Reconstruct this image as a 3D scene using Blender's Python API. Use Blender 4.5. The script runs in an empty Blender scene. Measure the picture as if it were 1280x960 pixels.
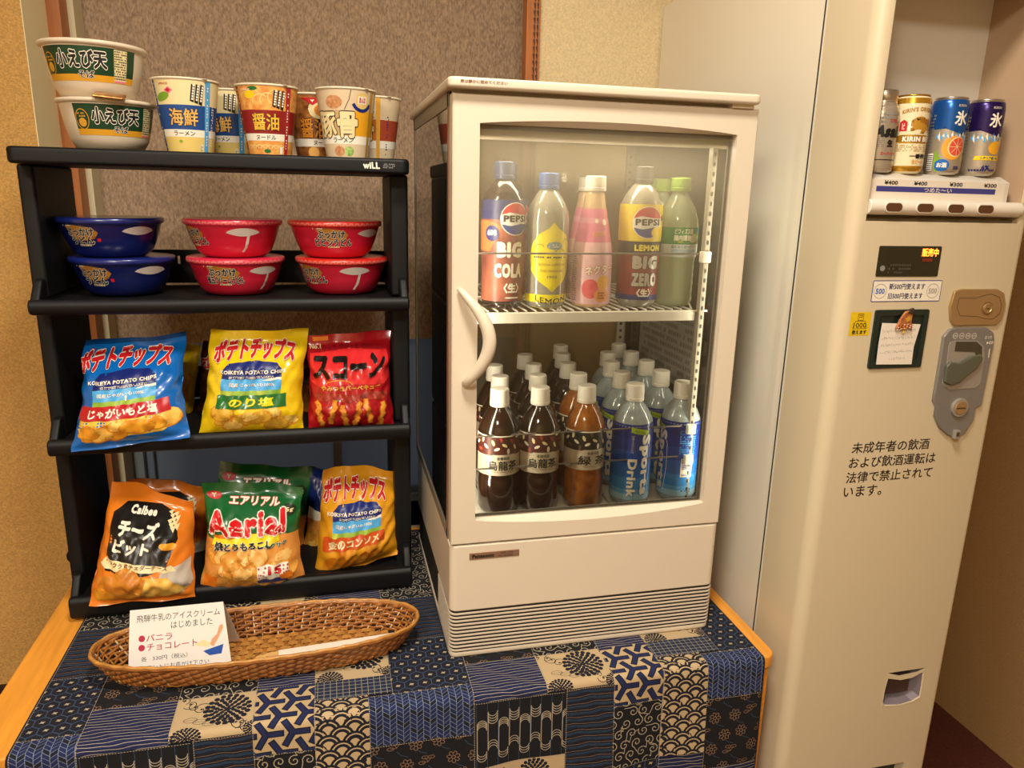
import bpy, bmesh, math, random
from mathutils import Vector, Matrix, noise
PI = math.pi
SC = bpy.context.scene
COL = SC.collection

# ------------------------------------------------------------------ camera
CAM = Vector((-0.1594, -1.0171, 1.4132))
YAW, PITCH, ROLL, FPX = 0.24029, 0.24908, 0.02439, 930.8
def cam_basis():
    cy, sy, cp, sp = math.cos(YAW), math.sin(YAW), math.cos(PITCH), math.sin(PITCH)
    F = Vector((sy*cp, cy*cp, -sp)); R = Vector((cy, -sy, 0)); U = R.cross(F)
    cr, sr = math.cos(ROLL), math.sin(ROLL)
    return F, cr*R + sr*U, -sr*R + cr*U
CF, CR, CU = cam_basis()
cd = bpy.data.cameras.new('camera'); cam = bpy.data.objects.new('camera', cd); COL.objects.link(cam)
cd.sensor_fit = 'HORIZONTAL'; cd.sensor_width = 36.0; cd.lens = FPX/1280*36.0
cd.clip_start = 0.01; cd.clip_end = 50
Mx = Matrix.Identity(4)
for i in range(3):
    Mx[i][0] = CR[i]; Mx[i][1] = CU[i]; Mx[i][2] = -CF[i]; Mx[i][3] = CAM[i]
cam.matrix_world = Mx
SC.camera = cam
def at(px, py, ax, v):
    """the point of the photographed place that lies on plane axis=v"""
    d = CF + CR*((px-640)/FPX) - CU*((py-480)/FPX)
    t = (v-CAM[ax])/d[ax]
    return CAM + d*t
X, Y, Z = 0, 1, 2

# ------------------------------------------------------------------ world, lamps, exposure
w = bpy.data.worlds.new('world'); SC.world = w; w.use_nodes = True
w.node_tree.nodes['Background'].inputs[0].default_value = (1.0, 0.82, 0.6, 1)
w.node_tree.nodes['Background'].inputs[1].default_value = 0.10
SC.view_settings.view_transform = 'Standard'; SC.view_settings.look = 'None'
SC.view_settings.exposure = 0.0; SC.view_settings.gamma = 1.0; SC.view_settings.use_curve_mapping = False
def area(name, loc, rot, sx, sy, power, col):
    l = bpy.data.lights.new(name, 'AREA'); l.shape = 'RECTANGLE'; l.size = sx; l.size_y = sy
    l.energy = power; l.color = col
    o = bpy.data.objects.new(name, l); o.location = loc; o.rotation_euler = rot; COL.objects.link(o); return o
area('ceiling_light_main', (-0.05, -0.62, 2.39), (0, 0, 0), 0.26, 0.26, 24, (1.0, 0.93, 0.81))
area('ceiling_light_rear', (-0.85, -1.75, 2.39), (0, 0, 0), 0.5, 0.5, 52, (1.0, 0.93, 0.81))
area('window_daylight', (-0.17, 0.878, 0.86), (math.radians(90), 0, 0), 0.9, 0.44, 0.22, (0.7, 0.84, 1.0))

area('refrigerator_fill_top', (0.22, 0.085, 1.4865), (math.radians(-12), 0, 0), 0.34, 0.03, 0.9, (1.0, 0.88, 0.68))  # added fill under the header, brightens the dim upper compartment
area('refrigerator_fill_left', (0.0215, 0.030, 1.21), (math.radians(90), 0, math.radians(-28)), 0.016, 0.52, 1.25, (1.0, 0.9, 0.74))  # added fill out of sight behind the left door frame, lights the bottle fronts
area('refrigerator_fill_right', (0.4265, 0.030, 1.21), (math.radians(90), 0, math.radians(28)), 0.016, 0.52, 0.5, (1.0, 0.9, 0.74))  # its weaker counterpart, also added, behind the right door frame

# ------------------------------------------------------------------ helpers
def lin(h):
    h = h.lstrip('#'); o = []
    for i in (0, 2, 4):
        c = int(h[i:i+2], 16)/255
        o.append(c/12.92 if c <= 0.04045 else ((c+0.055)/1.055)**2.4)
    return (*o, 1.0)
MATS = {}
def M(name, hexc=None, rough=0.5, metal=0.0, coat=0.0, bump=0.0, bscale=200, var=0.0, vscale=30, emit=0.0, spec=0.5, stretch=(1, 1, 1), c2=None, trans=0.0):
    if name in MATS: return MATS[name]
    if hexc is None: raise RuntimeError('material used before it is defined: '+name)
    m = bpy.data.materials.new(name); m.use_nodes = True; MATS[name] = m
    nt = m.node_tree; b = nt.nodes['Principled BSDF']
    b.inputs['Base Color'].default_value = lin(hexc); b.inputs['Roughness'].default_value = rough
    b.inputs['Metallic'].default_value = metal; b.inputs['Coat Weight'].default_value = coat
    b.inputs['Specular IOR Level'].default_value = spec; b.inputs['Transmission Weight'].default_value = trans
    m.diffuse_color = lin(hexc)
    if emit > 0:
        b.inputs['Emission Color'].default_value = lin(hexc); b.inputs['Emission Strength'].default_value = emit
    if bump or var or c2:
        tc = nt.nodes.new('ShaderNodeTexCoord'); mp = nt.nodes.new('ShaderNodeMapping')
        mp.inputs['Scale'].default_value = stretch; nt.links.new(tc.outputs['Object'], mp.inputs[0])
        if bump:
            n = nt.nodes.new('ShaderNodeTexNoise'); n.inputs['Scale'].default_value = bscale; n.inputs['Detail'].default_value = 2
            nt.links.new(mp.outputs[0], n.inputs[0])
            bp = nt.nodes.new('ShaderNodeBump'); bp.inputs['Strength'].default_value = bump; bp.inputs['Distance'].default_value = 0.002
            nt.links.new(n.outputs[0], bp.inputs['Height']); nt.links.new(bp.outputs[0], b.inputs['Normal'])
        if var or c2:
            n = nt.nodes.new('ShaderNodeTexNoise'); n.inputs['Scale'].default_value = vscale; n.inputs['Detail'].default_value = 3
            nt.links.new(mp.outputs[0], n.inputs[0])
            r = nt.nodes.new('ShaderNodeValToRGB'); c = lin(hexc)
            r.color_ramp.elements[0].position = 0.3; r.color_ramp.elements[1].position = 0.7
            if c2: r.color_ramp.elements[0].color = c; r.color_ramp.elements[1].color = lin(c2)
            else:
                r.color_ramp.elements[0].color = (*[x*(1-var) for x in c[:3]], 1)
                r.color_ramp.elements[1].color = (*[min(1, x*(1+var)) for x in c[:3]], 1)
            nt.links.new(n.outputs[0], r.inputs[0]); nt.links.new(r.outputs[0], b.inputs['Base Color'])
    return m
def glassy(name, tint='#ffffff', refl=1.0, milk=0.0, milkcol='#e8e0d0', fog=None, rough=0.02, glow=0.5):
    """thin clear sheet: see-through with a mirror sheen; milk adds body colour, fog = (z0, z1, amount) adds condensation that fades downwards"""
    if name in MATS: return MATS[name]
    m = bpy.data.materials.new(name); m.use_nodes = True; MATS[name] = m
    nt = m.node_tree; nt.nodes.clear(); N = nt.nodes.new; L = nt.links.new
    out = N('ShaderNodeOutputMaterial'); tr = N('ShaderNodeBsdfTransparent'); tr.inputs[0].default_value = lin(tint)
    gl = N('ShaderNodeBsdfGlossy'); gl.inputs['Roughness'].default_value = rough
    df = N('ShaderNodeBsdfDiffuse'); df.inputs[0].default_value = lin(milkcol)
    tl = N('ShaderNodeBsdfTranslucent'); tl.inputs[0].default_value = lin(milkcol)
    mk = N('ShaderNodeMixShader'); mk.inputs[0].default_value = glow; L(df.outputs[0], mk.inputs[1]); L(tl.outputs[0], mk.inputs[2])
    m1 = N('ShaderNodeMixShader'); L(tr.outputs[0], m1.inputs[1]); L(mk.outputs[0], m1.inputs[2]); m1.inputs[0].default_value = milk
    if fog:
        tc = N('ShaderNodeTexCoord'); sp = N('ShaderNodeSeparateXYZ'); L(tc.outputs['Object'], sp.inputs[0])
        mr = N('ShaderNodeMapRange'); mr.inputs[1].default_value = fog[0]; mr.inputs[2].default_value = fog[1]
        mr.inputs[3].default_value = 0.0; mr.inputs[4].default_value = fog[2]
        nz = N('ShaderNodeTexNoise'); nz.inputs['Scale'].default_value = 9; L(tc.outputs['Object'], nz.inputs[0])
        ad = N('ShaderNodeMath'); ad.operation = 'MULTIPLY_ADD'; L(nz.outputs[0], ad.inputs[0]); ad.inputs[1].default_value = 0.12
        L(sp.outputs[2], ad.inputs[2]); sb = N('ShaderNodeMath'); sb.operation = 'SUBTRACT'; L(ad.outputs[0], sb.inputs[0]); sb.inputs[1].default_value = 0.06
        L(sb.outputs[0], mr.inputs[0]); a2 = N('ShaderNodeMath'); a2.operation = 'ADD'; a2.inputs[1].default_value = milk
        L(mr.outputs[0], a2.inputs[0]); L(a2.outputs[0], m1.inputs[0])
    fr = N('ShaderNodeFresnel'); fr.inputs[0].default_value = 1.45
    mu = N('ShaderNodeMath'); mu.operation = 'MULTIPLY'; mu.use_clamp = True; mu.inputs[1].default_value = refl; L(fr.outputs[0], mu.inputs[0])
    m2 = N('ShaderNodeMixShader'); L(mu.outputs[0], m2.inputs[0]); L(m1.outputs[0], m2.inputs[1]); L(gl.outputs[0], m2.inputs[2])
    L(m2.outputs[0], out.inputs[0]); m.diffuse_color = lin(milkcol)
    return m

def thing(name, label, cat, loc=(0, 0, 0), rz=0.0, group=None):
    o = bpy.data.objects.new(name, None); o.empty_display_size = 0.02; COL.objects.link(o)
    o.location = loc; o.rotation_euler = (0, 0, rz); o['label'] = label; o['category'] = cat
    if group: o['group'] = group
    return o
def tag(o, label=None, cat=None, group=None, kind=None):
    if label: o['label'] = label
    if cat: o['category'] = cat
    if group: o['group'] = group
    if kind: o['kind'] = kind
    return o
def obj(name, bm, mats, parent=None, smooth=False, bevel=0.0, seg=2, loc=None, label=None, kind=None):
    bmesh.ops.recalc_face_normals(bm, faces=bm.faces) if smooth != 'keep' else None
    me = bpy.data.meshes.new(name); bm.to_mesh(me); bm.free()
    if not isinstance(mats, (list, tuple)): mats = [mats]
    for m in mats: me.materials.append(m)
    if smooth:
        for p in me.polygons: p.use_smooth = True
    o = bpy.data.objects.new(name, me); COL.objects.link(o)
    if parent is not None: o.parent = parent
    if loc is not None: o.location = loc
    if bevel > 0:
        b = o.modifiers.new('bevel', 'BEVEL'); b.width = bevel; b.segments = seg; b.limit_method = 'ANGLE'; b.angle_limit = math.radians(40)
        if smooth is not False: pass
        for p in me.polygons: p.use_smooth = True
        wn = o.modifiers.new('wn', 'WEIGHTED_NORMAL'); wn.keep_sharp = False; wn.weight = 80
    if label: o['label'] = label
    if kind: o['kind'] = kind
    return o
def struct(name, bm, m, **k):
    o = obj(name, bm, m, **k); o['kind'] = 'structure'; return o
def B(): return bmesh.new()
def box(bm, x0, x1, y0, y1, z0, z1, mi=0):
    v = [bm.verts.new(p) for p in ((x0, y0, z0), (x1, y0, z0), (x1, y1, z0), (x0, y1, z0), (x0, y0, z1), (x1, y0, z1), (x1, y1, z1), (x0, y1, z1))]
    for f in ((0, 3, 2, 1), (4, 5, 6, 7), (0, 1, 5, 4), (1, 2, 6, 5), (2, 3, 7, 6), (3, 0, 4, 7)):
        fc = bm.faces.new([v[i] for i in f]); fc.material_index = mi
    return bm
def bx(*a): return box(B(), *a)
def prism(bm, pts, y0, y1, mi=0, ax='y'):
    """extrude a closed (x,z) outline from y0 to y1 (ax='x': (y,z) outline along x; 'z': (x,y) along z)"""
    def P(p, d):
        return (p[0], d, p[1]) if ax == 'y' else ((d, p[0], p[1]) if ax == 'x' else (p[0], p[1], d))
    a = [bm.verts.new(P(p, y0)) for p in pts]; b = [bm.verts.new(P(p, y1)) for p in pts]
    n = len(pts)
    f = [bm.faces.new(a), bm.faces.new(b[::-1])]
    for i in range(n): f.append(bm.faces.new((a[i], b[i], b[(i+1) % n], a[(i+1) % n])))
    for q in f: q.material_index = mi
    return bm
def lathe(bm, prof, seg=40, mi=0, cap0=True, cap1=True, cx=0, cy=0):
    """prof: list of (r, z[, material])"""
    rings = []
    for p in prof:
        rings.append([bm.verts.new((cx+p[0]*math.sin(2*PI*k/seg), cy-p[0]*math.cos(2*PI*k/seg), p[1])) for k in range(seg)])
    for i in range(len(prof)-1):
        mm = prof[i][2] if len(prof[i]) > 2 else mi
        for k in range(seg):
            f = bm.faces.new((rings[i][k], rings[i][(k+1) % seg], rings[i+1][(k+1) % seg], rings[i+1][k])); f.material_index = mm
    if cap0: bm.faces.new(rings[0]).material_index = mi
    if cap1: bm.faces.new(rings[-1]).material_index = mi
    return bm
def tube(bm, pts, r, seg=8, closed=False, mi=0, flat=1.0, up=(0, 0, 1)):
    pts = [Vector(p) for p in pts]; n = len(pts); rings = []
    up = Vector(up)
    for i, p in enumerate(pts):
        a = pts[(i-1) % n] if (closed or i > 0) else p; b = pts[(i+1) % n] if (closed or i < n-1) else p
        t = (b-a).normalized() if (b-a).length > 1e-9 else Vector((1, 0, 0))
        s = t.cross(up)
        if s.length < 1e-2: s = t.cross(Vector((0, 1, 0)))
        s.normalize(); q = s.cross(t)
        rr = r[i] if isinstance(r, (list, tuple)) else r
        rings.append([bm.verts.new(p + s*(rr*math.cos(2*PI*k/seg)) + q*(rr*flat*math.sin(2*PI*k/seg))) for k in range(seg)])
    for i in range(n if closed else n-1):
        A, C = rings[i], rings[(i+1) % n]
        for k in range(seg):
            bm.faces.new((A[k], A[(k+1) % seg], C[(k+1) % seg], C[k])).material_index = mi
    if not closed:
        bm.faces.new(rings[0]).material_index = mi; bm.faces.new(rings[-1]).material_index = mi
    return bm
def rrect(x0, x1, z0, z1, r, n=5):
    o = []
    for cx, cz, a in ((x1-r, z1-r, 0), (x0+r, z1-r, 90), (x0+r, z0+r, 180), (x1-r, z0+r, 270)):
        for k in range(n+1):
            t = math.radians(a+90*k/n); o.append((cx+r*math.cos(t), cz+r*math.sin(t)))
    return o
def copy_tree(o, parent=None, loc=None, rz=None, label=None, group=None):
    kids = CH.get(o.name) or [c for c in bpy.data.objects if c.parent == o]
    CH[o.name] = kids
    c = o.copy(); COL.objects.link(c); c.parent = parent
    if loc is not None: c.location = loc
    if rz is not None: c.rotation_euler = (0, 0, rz)
    if label: c['label'] = label
    if group: c['group'] = group
    for k in kids: copy_tree(k, c)
    return c
CH = {}

# ------------------------------------------------------------------ flat print laid on real surfaces
TC = {}
def glyphs(s, bold):
    k = (s, round(bold, 3))
    if k not in TC:
        c = bpy.data.curves.new('t', 'FONT'); c.body = s; c.size = 1; c.resolution_u = 2; c.align_x = 'CENTER'; c.space_character = 1.0+bold
        o = bpy.data.objects.new('t', c); m = o.to_mesh()
        v = [(q.co.x, q.co.y) for q in m.vertices]; f = [tuple(p.vertices) for p in m.polygons]
        o.to_mesh_clear(); bpy.data.objects.remove(o); bpy.data.curves.remove(c)
        TC[k] = (v, f)
    return TC[k]
def chip_outline(cx, cy, rx, ry, seed=0, n=16, j=0.12):
    rd = random.Random(seed); ph = rd.random()*6; k = rd.choice((2, 3))
    return [(cx+rx*math.cos(2*PI*i/n)*(1+j*math.sin(k*2*PI*i/n+ph)), cy+ry*math.sin(2*PI*i/n)*(1+j*math.sin(k*2*PI*i/n+ph+1))) for i in range(n)]
class Print:
    def __init__(s): s.items = []; s.clip = None
    def poly(s, pts, mat, layer=1): s.items.append((list(pts), [tuple(range(len(pts)))], mat, layer, s.clip)); return s
    def rect(s, x0, y0, x1, y1, mat, layer=0): return s.poly([(x0, y0), (x1, y0), (x1, y1), (x0, y1)], mat, layer)
    def ell(s, cx, cy, rx, ry, mat, layer=1, n=20, rot=0):
        c, q = math.cos(rot), math.sin(rot)
        return s.poly([(cx+rx*math.cos(2*PI*i/n)*c-ry*math.sin(2*PI*i/n)*q, cy+rx*math.cos(2*PI*i/n)*q+ry*math.sin(2*PI*i/n)*c) for i in range(n)], mat, layer)
    def line(s, pts, w, mat, layer=1):
        for (a, b) in zip(pts[:-1], pts[1:]):
            dx, dy = b[0]-a[0], b[1]-a[1]; l = math.hypot(dx, dy)
            if l < 1e-9: continue
            nx, ny = -dy/l*w/2, dx/l*w/2; ex, ey = dx/l*w*.3, dy/l*w*.3
            s.poly([(a[0]-ex+nx, a[1]-ey+ny), (a[0]-ex-nx, a[1]-ey-ny), (b[0]+ex-nx, b[1]+ey-ny), (b[0]+ex+nx, b[1]+ey+ny)], mat, layer)
        return s
    def ring(s, cx, cy, r, w, mat, layer=1, a0=0, a1=360, n=20, ry=None):
        ry = ry or r
        return s.line([(cx+r*math.cos(math.radians(a0+(a1-a0)*i/n)), cy+ry*math.sin(math.radians(a0+(a1-a0)*i/n))) for i in range(n+1)], w, mat, layer)
    def text(s, t, cx, cy, wd, ht, mat, layer=3, bold=0.0, rot=0, shear=0, arc=0, out=None, outw=0.06, keep=False):
        """fit the string t into a wd x ht box centred on (cx,cy)"""
        if out is not None: s._t(t, cx, cy, wd, ht, out, layer, bold+outw, rot, shear, arc, bold, keep); layer += 1
        s._t(t, cx, cy, wd, ht, mat, layer, bold, rot, shear, arc, bold, keep); return s
    def _t(s, t, cx, cy, wd, ht, mat, layer, bold, rot, shear, arc, ref, keep):
        sp_ = min(.3, ref*2.0) if t.isascii() else 0.0; v0, _ = glyphs(t, sp_); v, f = glyphs(t, sp_)
        if not v0: return
        xs = [p[0] for p in v0]; ys = [p[1] for p in v0]
        mx, my = (min(xs)+max(xs))/2, (min(ys)+max(ys))/2
        sx = wd/max(1e-6, max(xs)-min(xs)+2*ref); sy = ht/max(1e-6, max(ys)-min(ys)+2*ref)
        if keep: sx = sy = min(sx, sy)
        c, q = math.cos(rot), math.sin(rot); o = []
        shifts = [(0, 0)]                      # heavier weights: the glyph struck several times round a small circle
        if bold > 0.004:
            if bold > 0.055: shifts += [(bold*.5*math.cos(k*PI/2+.4), bold*.5*math.sin(k*PI/2+.4)) for k in range(4)]
            nn = 4 if bold < 0.03 else (6 if bold < .055 else 8)
            shifts += [(bold*math.cos(k*2*PI/nn+PI/4), bold*math.sin(k*2*PI/nn+PI/4)) for k in range(nn)]
        fo = []
        for si, (dx, dy) in enumerate(shifts):
            b0 = len(o)
            for x, y in v:
                x = (x+dx-mx)*sx; y = (y+dy-my)*sy; x += shear*y; y += arc*(1-(2*x/wd)**2)
                o.append((cx+x*c-y*q, cy+x*q+y*c, si*.05))
            fo += [tuple(i+b0 for i in ff) for ff in f]
        s.items.append((o, fo, mat, layer, s.clip))
    def small(s, x0, y0, x1, y1, rows, mat, layer=2, seed=0, fill=0.8):
        """lines of type too small to read"""
        rd = random.Random(seed); h = (y1-y0)/rows
        for i in range(rows):
            x = x0; yb = y0+i*h+h*0.2
            while x < x1-h*0.3:
                l = h*rd.choice((0.4, 0.5, 0.6)); l = min(l, x1-x)
                if rd.random() < fill: s.rect(x, yb, x+l, yb+h*0.55, mat, layer)
                x += l+h*0.18
        return s
    def build(s, name, fn, parent=None, cell=0.006, step=0.00022, base=0.0003, label=None, kind=None, loc=None, bounds=None):
        bm = bmesh.new(); mats = []; lay = bm.verts.layers.float.new('lay'); b3 = bmesh.new(); lay3 = b3.verts.layers.float.new('lay'); ei = 0
        for v, fs, mat, layer, clip in s.items:
            if mat not in mats: mats.append(mat)
            mi = mats.index(mat)
            if clip:
                b2 = bmesh.new(); vs = [b2.verts.new((p[0], p[1], 0)) for p in v]
                for f in fs:
                    try: b2.faces.new([vs[i] for i in f])
                    except ValueError: pass
                for co, no in (((clip[0], 0, 0), (-1, 0, 0)), ((clip[2], 0, 0), (1, 0, 0)), ((0, clip[1], 0), (0, -1, 0)), ((0, clip[3], 0), (0, 1, 0))):
                    bmesh.ops.bisect_plane(b2, geom=b2.verts[:]+b2.edges[:]+b2.faces[:], plane_co=co, plane_no=no, clear_outer=True)
                b2.verts.index_update(); v = [(q.co.x, q.co.y) for q in b2.verts]; fs = [tuple(q.index for q in f.verts) for f in b2.faces]; b2.free()
            cw, ch = cell if isinstance(cell, tuple) else (cell, cell); vs = {}; vb = {}; ei += 1
            for f in fs:
                px = [v[i][0] for i in f]; py = [v[i][1] for i in f]
                big = (cw and max(px)-min(px) > cw*1.1) or (ch and max(py)-min(py) > ch*1.1)
                B_, D_, L_ = (bm, vb, lay) if big else (b3, vs, lay3)
                q = []
                for i in f:
                    if i not in D_:
                        D_[i] = B_.verts.new((v[i][0], v[i][1], 0)); D_[i][L_] = layer+(ei % 40)*0.004+(v[i][2] if len(v[i]) > 2 else 0)
                    q.append(D_[i])
                try: B_.faces.new(q).material_index = mi
                except ValueError: pass
        if not bm.faces and not b3.faces: bm.free(); b3.free(); return None
        if cell and bm.faces:
            xs = [v.co.x for v in bm.verts]; ys = [v.co.y for v in bm.verts]
            cw, ch = cell if isinstance(cell, tuple) else (cell, cell)
            # only the faces a cut line crosses are cut, so curved surfaces get enough vertices
            def cuts(lo, hi, c, axis):
                no = (1, 0, 0) if axis == 0 else (0, 1, 0)
                x = math.floor(lo/c)*c + c
                while x < hi:
                    fs = []
                    for f in bm.faces:
                        a = min(v.co[axis] for v in f.verts); b = max(v.co[axis] for v in f.verts)
                        if a < x-1e-6 and b > x+1e-6: fs.append(f)
                    if fs:
                        es = {e for f in fs for e in f.edges}; vv = {v for f in fs for v in f.verts}
                        co = (x, 0, 0) if axis == 0 else (0, x, 0)
                        bmesh.ops.bisect_plane(bm, geom=list(vv)+list(es)+fs, plane_co=co, plane_no=no)
                    x += c
            if cw: cuts(min(xs), max(xs), cw, 0)
            if ch: cuts(min(ys), max(ys), ch, 1)
        me_ = bpy.data.meshes.new('x')
        for q in (bm, b3): bmesh.ops.triangulate(q, faces=[f for f in q.faces if len(f.verts) > 4])
        for q, l in ((bm, lay), (b3, lay3)):
            for v in q.verts: v.co = fn(v.co.x, v.co.y, base+v[l]*step)
        b3.to_mesh(me_); b3.free(); bm.from_mesh(me_); bpy.data.meshes.remove(me_)
        return obj(name, bm, mats, parent, smooth='keep', label=label, kind=kind, loc=loc)
def flat_y(y):   # print on a plane facing -Y, (u,v) = world x,z
    return lambda u, v, o: Vector((u, y-o, v))

WHITE = M('print_white', '#f2ead8', 0.45); BLACK = M('print_black', '#15130f', 0.45); RED = M('print_red', '#c01a22', 0.4)
GOLD = M('print_gold', '#d79b2e', 0.4); YEL = M('print_yellow', '#f0cc10', 0.4); NAVY = M('print_navy', '#17256e', 0.4)
BLUE = M('print_blue', '#1464b4', 0.4); SKY = M('print_sky', '#4fa6e0', 0.4); GREEN = M('print_green', '#1d6a2c', 0.4)
LGREEN = M('print_leaf', '#7aa62e', 0.4); CREAM = M('print_cream', '#ead9a4', 0.45); ORANGE = M('print_orange', '#e0781a', 0.4)
CHIP = M('print_chip', '#eeb12e', 0.45, c2='#d8821a', vscale=60); CHIP2 = M('print_chip_pale', '#f4cf6a', 0.45, c2='#e6a336', vscale=60)
BROWN = M('print_brown', '#7a4218', 0.45); GREY = M('print_grey', '#8c8a86', 0.45); DGREEN = M('print_dark_green', '#123c22', 0.4)
PINK = M('print_pink', '#e8789a', 0.45); MAROON = M('print_maroon', '#7a1420', 0.45); M('bag_yellow_print', '#e8c414', .3, coat=.4); M('can_cream', '#e6d8b0', .3, coat=.4); M('can_silver', '#b4a894', .3, metal=.5)
SILVER = M('print_silver', '#c4c0b8', 0.35, metal=0.4)
# ------------------------------------------------------------------ the room
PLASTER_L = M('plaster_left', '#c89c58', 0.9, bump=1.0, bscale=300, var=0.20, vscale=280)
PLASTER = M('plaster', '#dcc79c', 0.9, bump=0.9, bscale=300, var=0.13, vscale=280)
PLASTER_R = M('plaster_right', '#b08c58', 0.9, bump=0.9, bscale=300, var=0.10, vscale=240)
WOOD_TRIM = M('trim_wood', '#b06a34', 0.5, var=0.15, vscale=14, stretch=(8, 8, 0.6))
PALE = M('pale_frame', '#d8cda8', 0.6)
bm = B(); box(bm, -2.3, 1.55, -2.7, 0.9, -0.03, 0.0); struct('floor', bm, M('floor_carpet', '#5a2a1e', 0.85, bump=0.4, bscale=600, var=0.25, vscale=120))
struct('ceiling', bx(-2.3, 1.55, -2.7, 0.9, 2.42, 2.5), M('ceiling_paint', '#d8ccb0', 0.9))
bm = B(); box(bm, -2.3, -0.6874, 0.62, 0.75, 0, 2.42); struct('wall_back_left', bm, PLASTER_L)
bm = B(); box(bm, 0.2795, 1.55, 0.62, 0.645, 0, 2.42); box(bm, 0.36, 1.55, 0.645, 0.95, 0, 2.42); struct('wall_back_right', bm, PLASTER)
bm = B(); box(bm, -0.6874, 0.36, 0.72, 0.95, 0, 0.60); box(bm, -0.8, 0.36, 0.90, 0.95, 1.095, 2.42); struct('wall_back_window', bm, PLASTER)
struct('wall_right', bx(1.52, 1.60, -2.7, 0.64, 0, 2.42), PLASTER_R)
struct('wall_left', bx(-2.4, -2.3, -2.7, 0.75, 0, 2.42), PLASTER)
struct('wall_front', bx(-2.3, 1.55, -2.8, -2.7, 0, 2.42), PLASTER)
struct('baseboard_back', bx(-2.3, -0.69, 0.608, 0.62, 0, 0.345), M('dark_plinth', '#2c1c12', 0.6))
# window recess: wood jamb, pale inner frame, sill, sashes with frosted dusk-blue panes
struct('trim_5', bx(-0.6875, -0.6862, 0.619, 0.752, 0, 2.42), M('reveal_lit', '#fbeebc', 0.7, bump=.2, bscale=300))  # lamplight on the wall's return, painted on as a pale skin
struct('trim_1', bx(-0.80, -0.6619, 0.751, 0.86, 0.56, 2.42), WOOD_TRIM)
struct('trim_2', bx(-0.6619, -0.650, 0.80, 0.90, 0.60, 2.42), PALE)
struct('trim_3', bx(-0.66, 0.36, 0.70, 0.93, 0.575, 0.60), M('sill_white', '#d6d2c4', 0.5))
win = thing('window_1', 'frosted window', 'window'); 
for k in ('label', 'category'): del win[k]
win['kind'] = 'structure'
DF = M('sash_dark', '#3a3a3c', 0.5); AL = M('sash_grey', '#7c868c', 0.5)
for i, (a, b_) in enumerate(((-0.645, -0.625), (0.33, 0.355), (-0.17, -0.15))):
    obj('window_frame', bx(a, b_, 0.872, 0.895, 0.60, 1.10), AL, win)
obj('window_frame', bx(-0.645, 0.355, 0.872, 0.895, 0.60, 0.62), AL, win)
obj('window_frame', bx(-0.6235, -0.6205, 0.868, 0.89, 0.62, 1.10), DF, win)
obj('window_frame', bx(-0.6015, -0.5985, 0.868, 0.89, 0.62, 1.10), DF, win)
obj('window_pane', bx(-0.625, 0.335, 0.8835, 0.8895, 0.62, 1.10), M('frosted_pane', '#586068', 0.55), win)
# wooden post at the right edge of the recess
struct('trim_4', bx(0.2492, 0.2790, 0.600, 0.634, 0, 2.42), WOOD_TRIM, bevel=0.002)
bl = thing('roller_blind', 'brown woven fabric roller blind covering the window behind the black rack', 'blind', (-0.15, 0.86, 1.05))
FAB = M('blind_fabric', '#a88e74', 0.92, bump=1.0, bscale=280, var=0.34, vscale=270, stretch=(1, 1, 0.45))
obj('blind_fabric', bx(-0.505, 0.49, -0.0015, 0.0015, 0.0, 1.30), FAB, bl)
obj('bottom_rail', bx(-0.505, 0.49, -0.006, 0.006, -0.016, 0.004), M('rail_pale', '#efe2b8', 0.45), bl, bevel=0.002)
obj('blind_roller', lathe(B(), [(0.02, -0.5), (0.02, 0.49)], 20), M('rail_pale'), bl).rotation_euler = (0, PI/2, 0)
bl.children[-1].location = (0.0, 0.0, 1.32) if bl.children else None
for o in COL.objects:
    if o.name.startswith('blind_roller'): o.location = (0, 0, 1.315)
# two bead chains hanging over the post
for i, xx in enumerate((0.2655, 0.2722)):
    bm = B(); tube(bm, [(0, 0, 0), (0, 0, -1.35)], 0.0007, 5)
    for k in range(98):
        z = -0.004-k*0.0137; box(bm, -0.0022, 0.0012, -0.002, 0.001, z-0.002, z+0.0008); box(bm, -0.001, 0.0008, -0.0022, 0.001, z-0.008, z)
    o = obj('bead_chain', bm, M('chain_dark', '#4a342a', 0.5), None); o.location = (xx, 0.5965, 2.40)
    tag(o, ('left' if i == 0 else 'right') + ' one of two dark bead chains hanging down the wooden window post', 'blind chain', 'blind chains on the post')
# ceiling lamp fittings
LAMPG = M('lamp_glow', '#ffd9a0', 0.4, emit=3)
for i, (x, y, s) in enumerate(((-0.05, -0.62, 0.17), (-0.85, -1.75, 0.29))):
    t = thing('ceiling_lamp', ('small square ceiling lamp over the table' if i == 0 else 'larger square ceiling lamp at the back of the room'), 'lamp', (x, y, 2.42))
    bm = B(); 
    for a in ((-s, s, -s, -s+.02), (-s, s, s-.02, s), (-s, -s+.02, -s+.02, s-.02), (s-.02, s, -s+.02, s-.02)): box(bm, *a, -0.035, 0)
    obj('lamp_frame', bm, M('lamp_white', '#d8d0c0', 0.5), t)
    obj('diffuser', bx(-s+.02, s-.02, -s+.02, s-.02, -0.02, -0.012), LAMPG, t)

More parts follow.
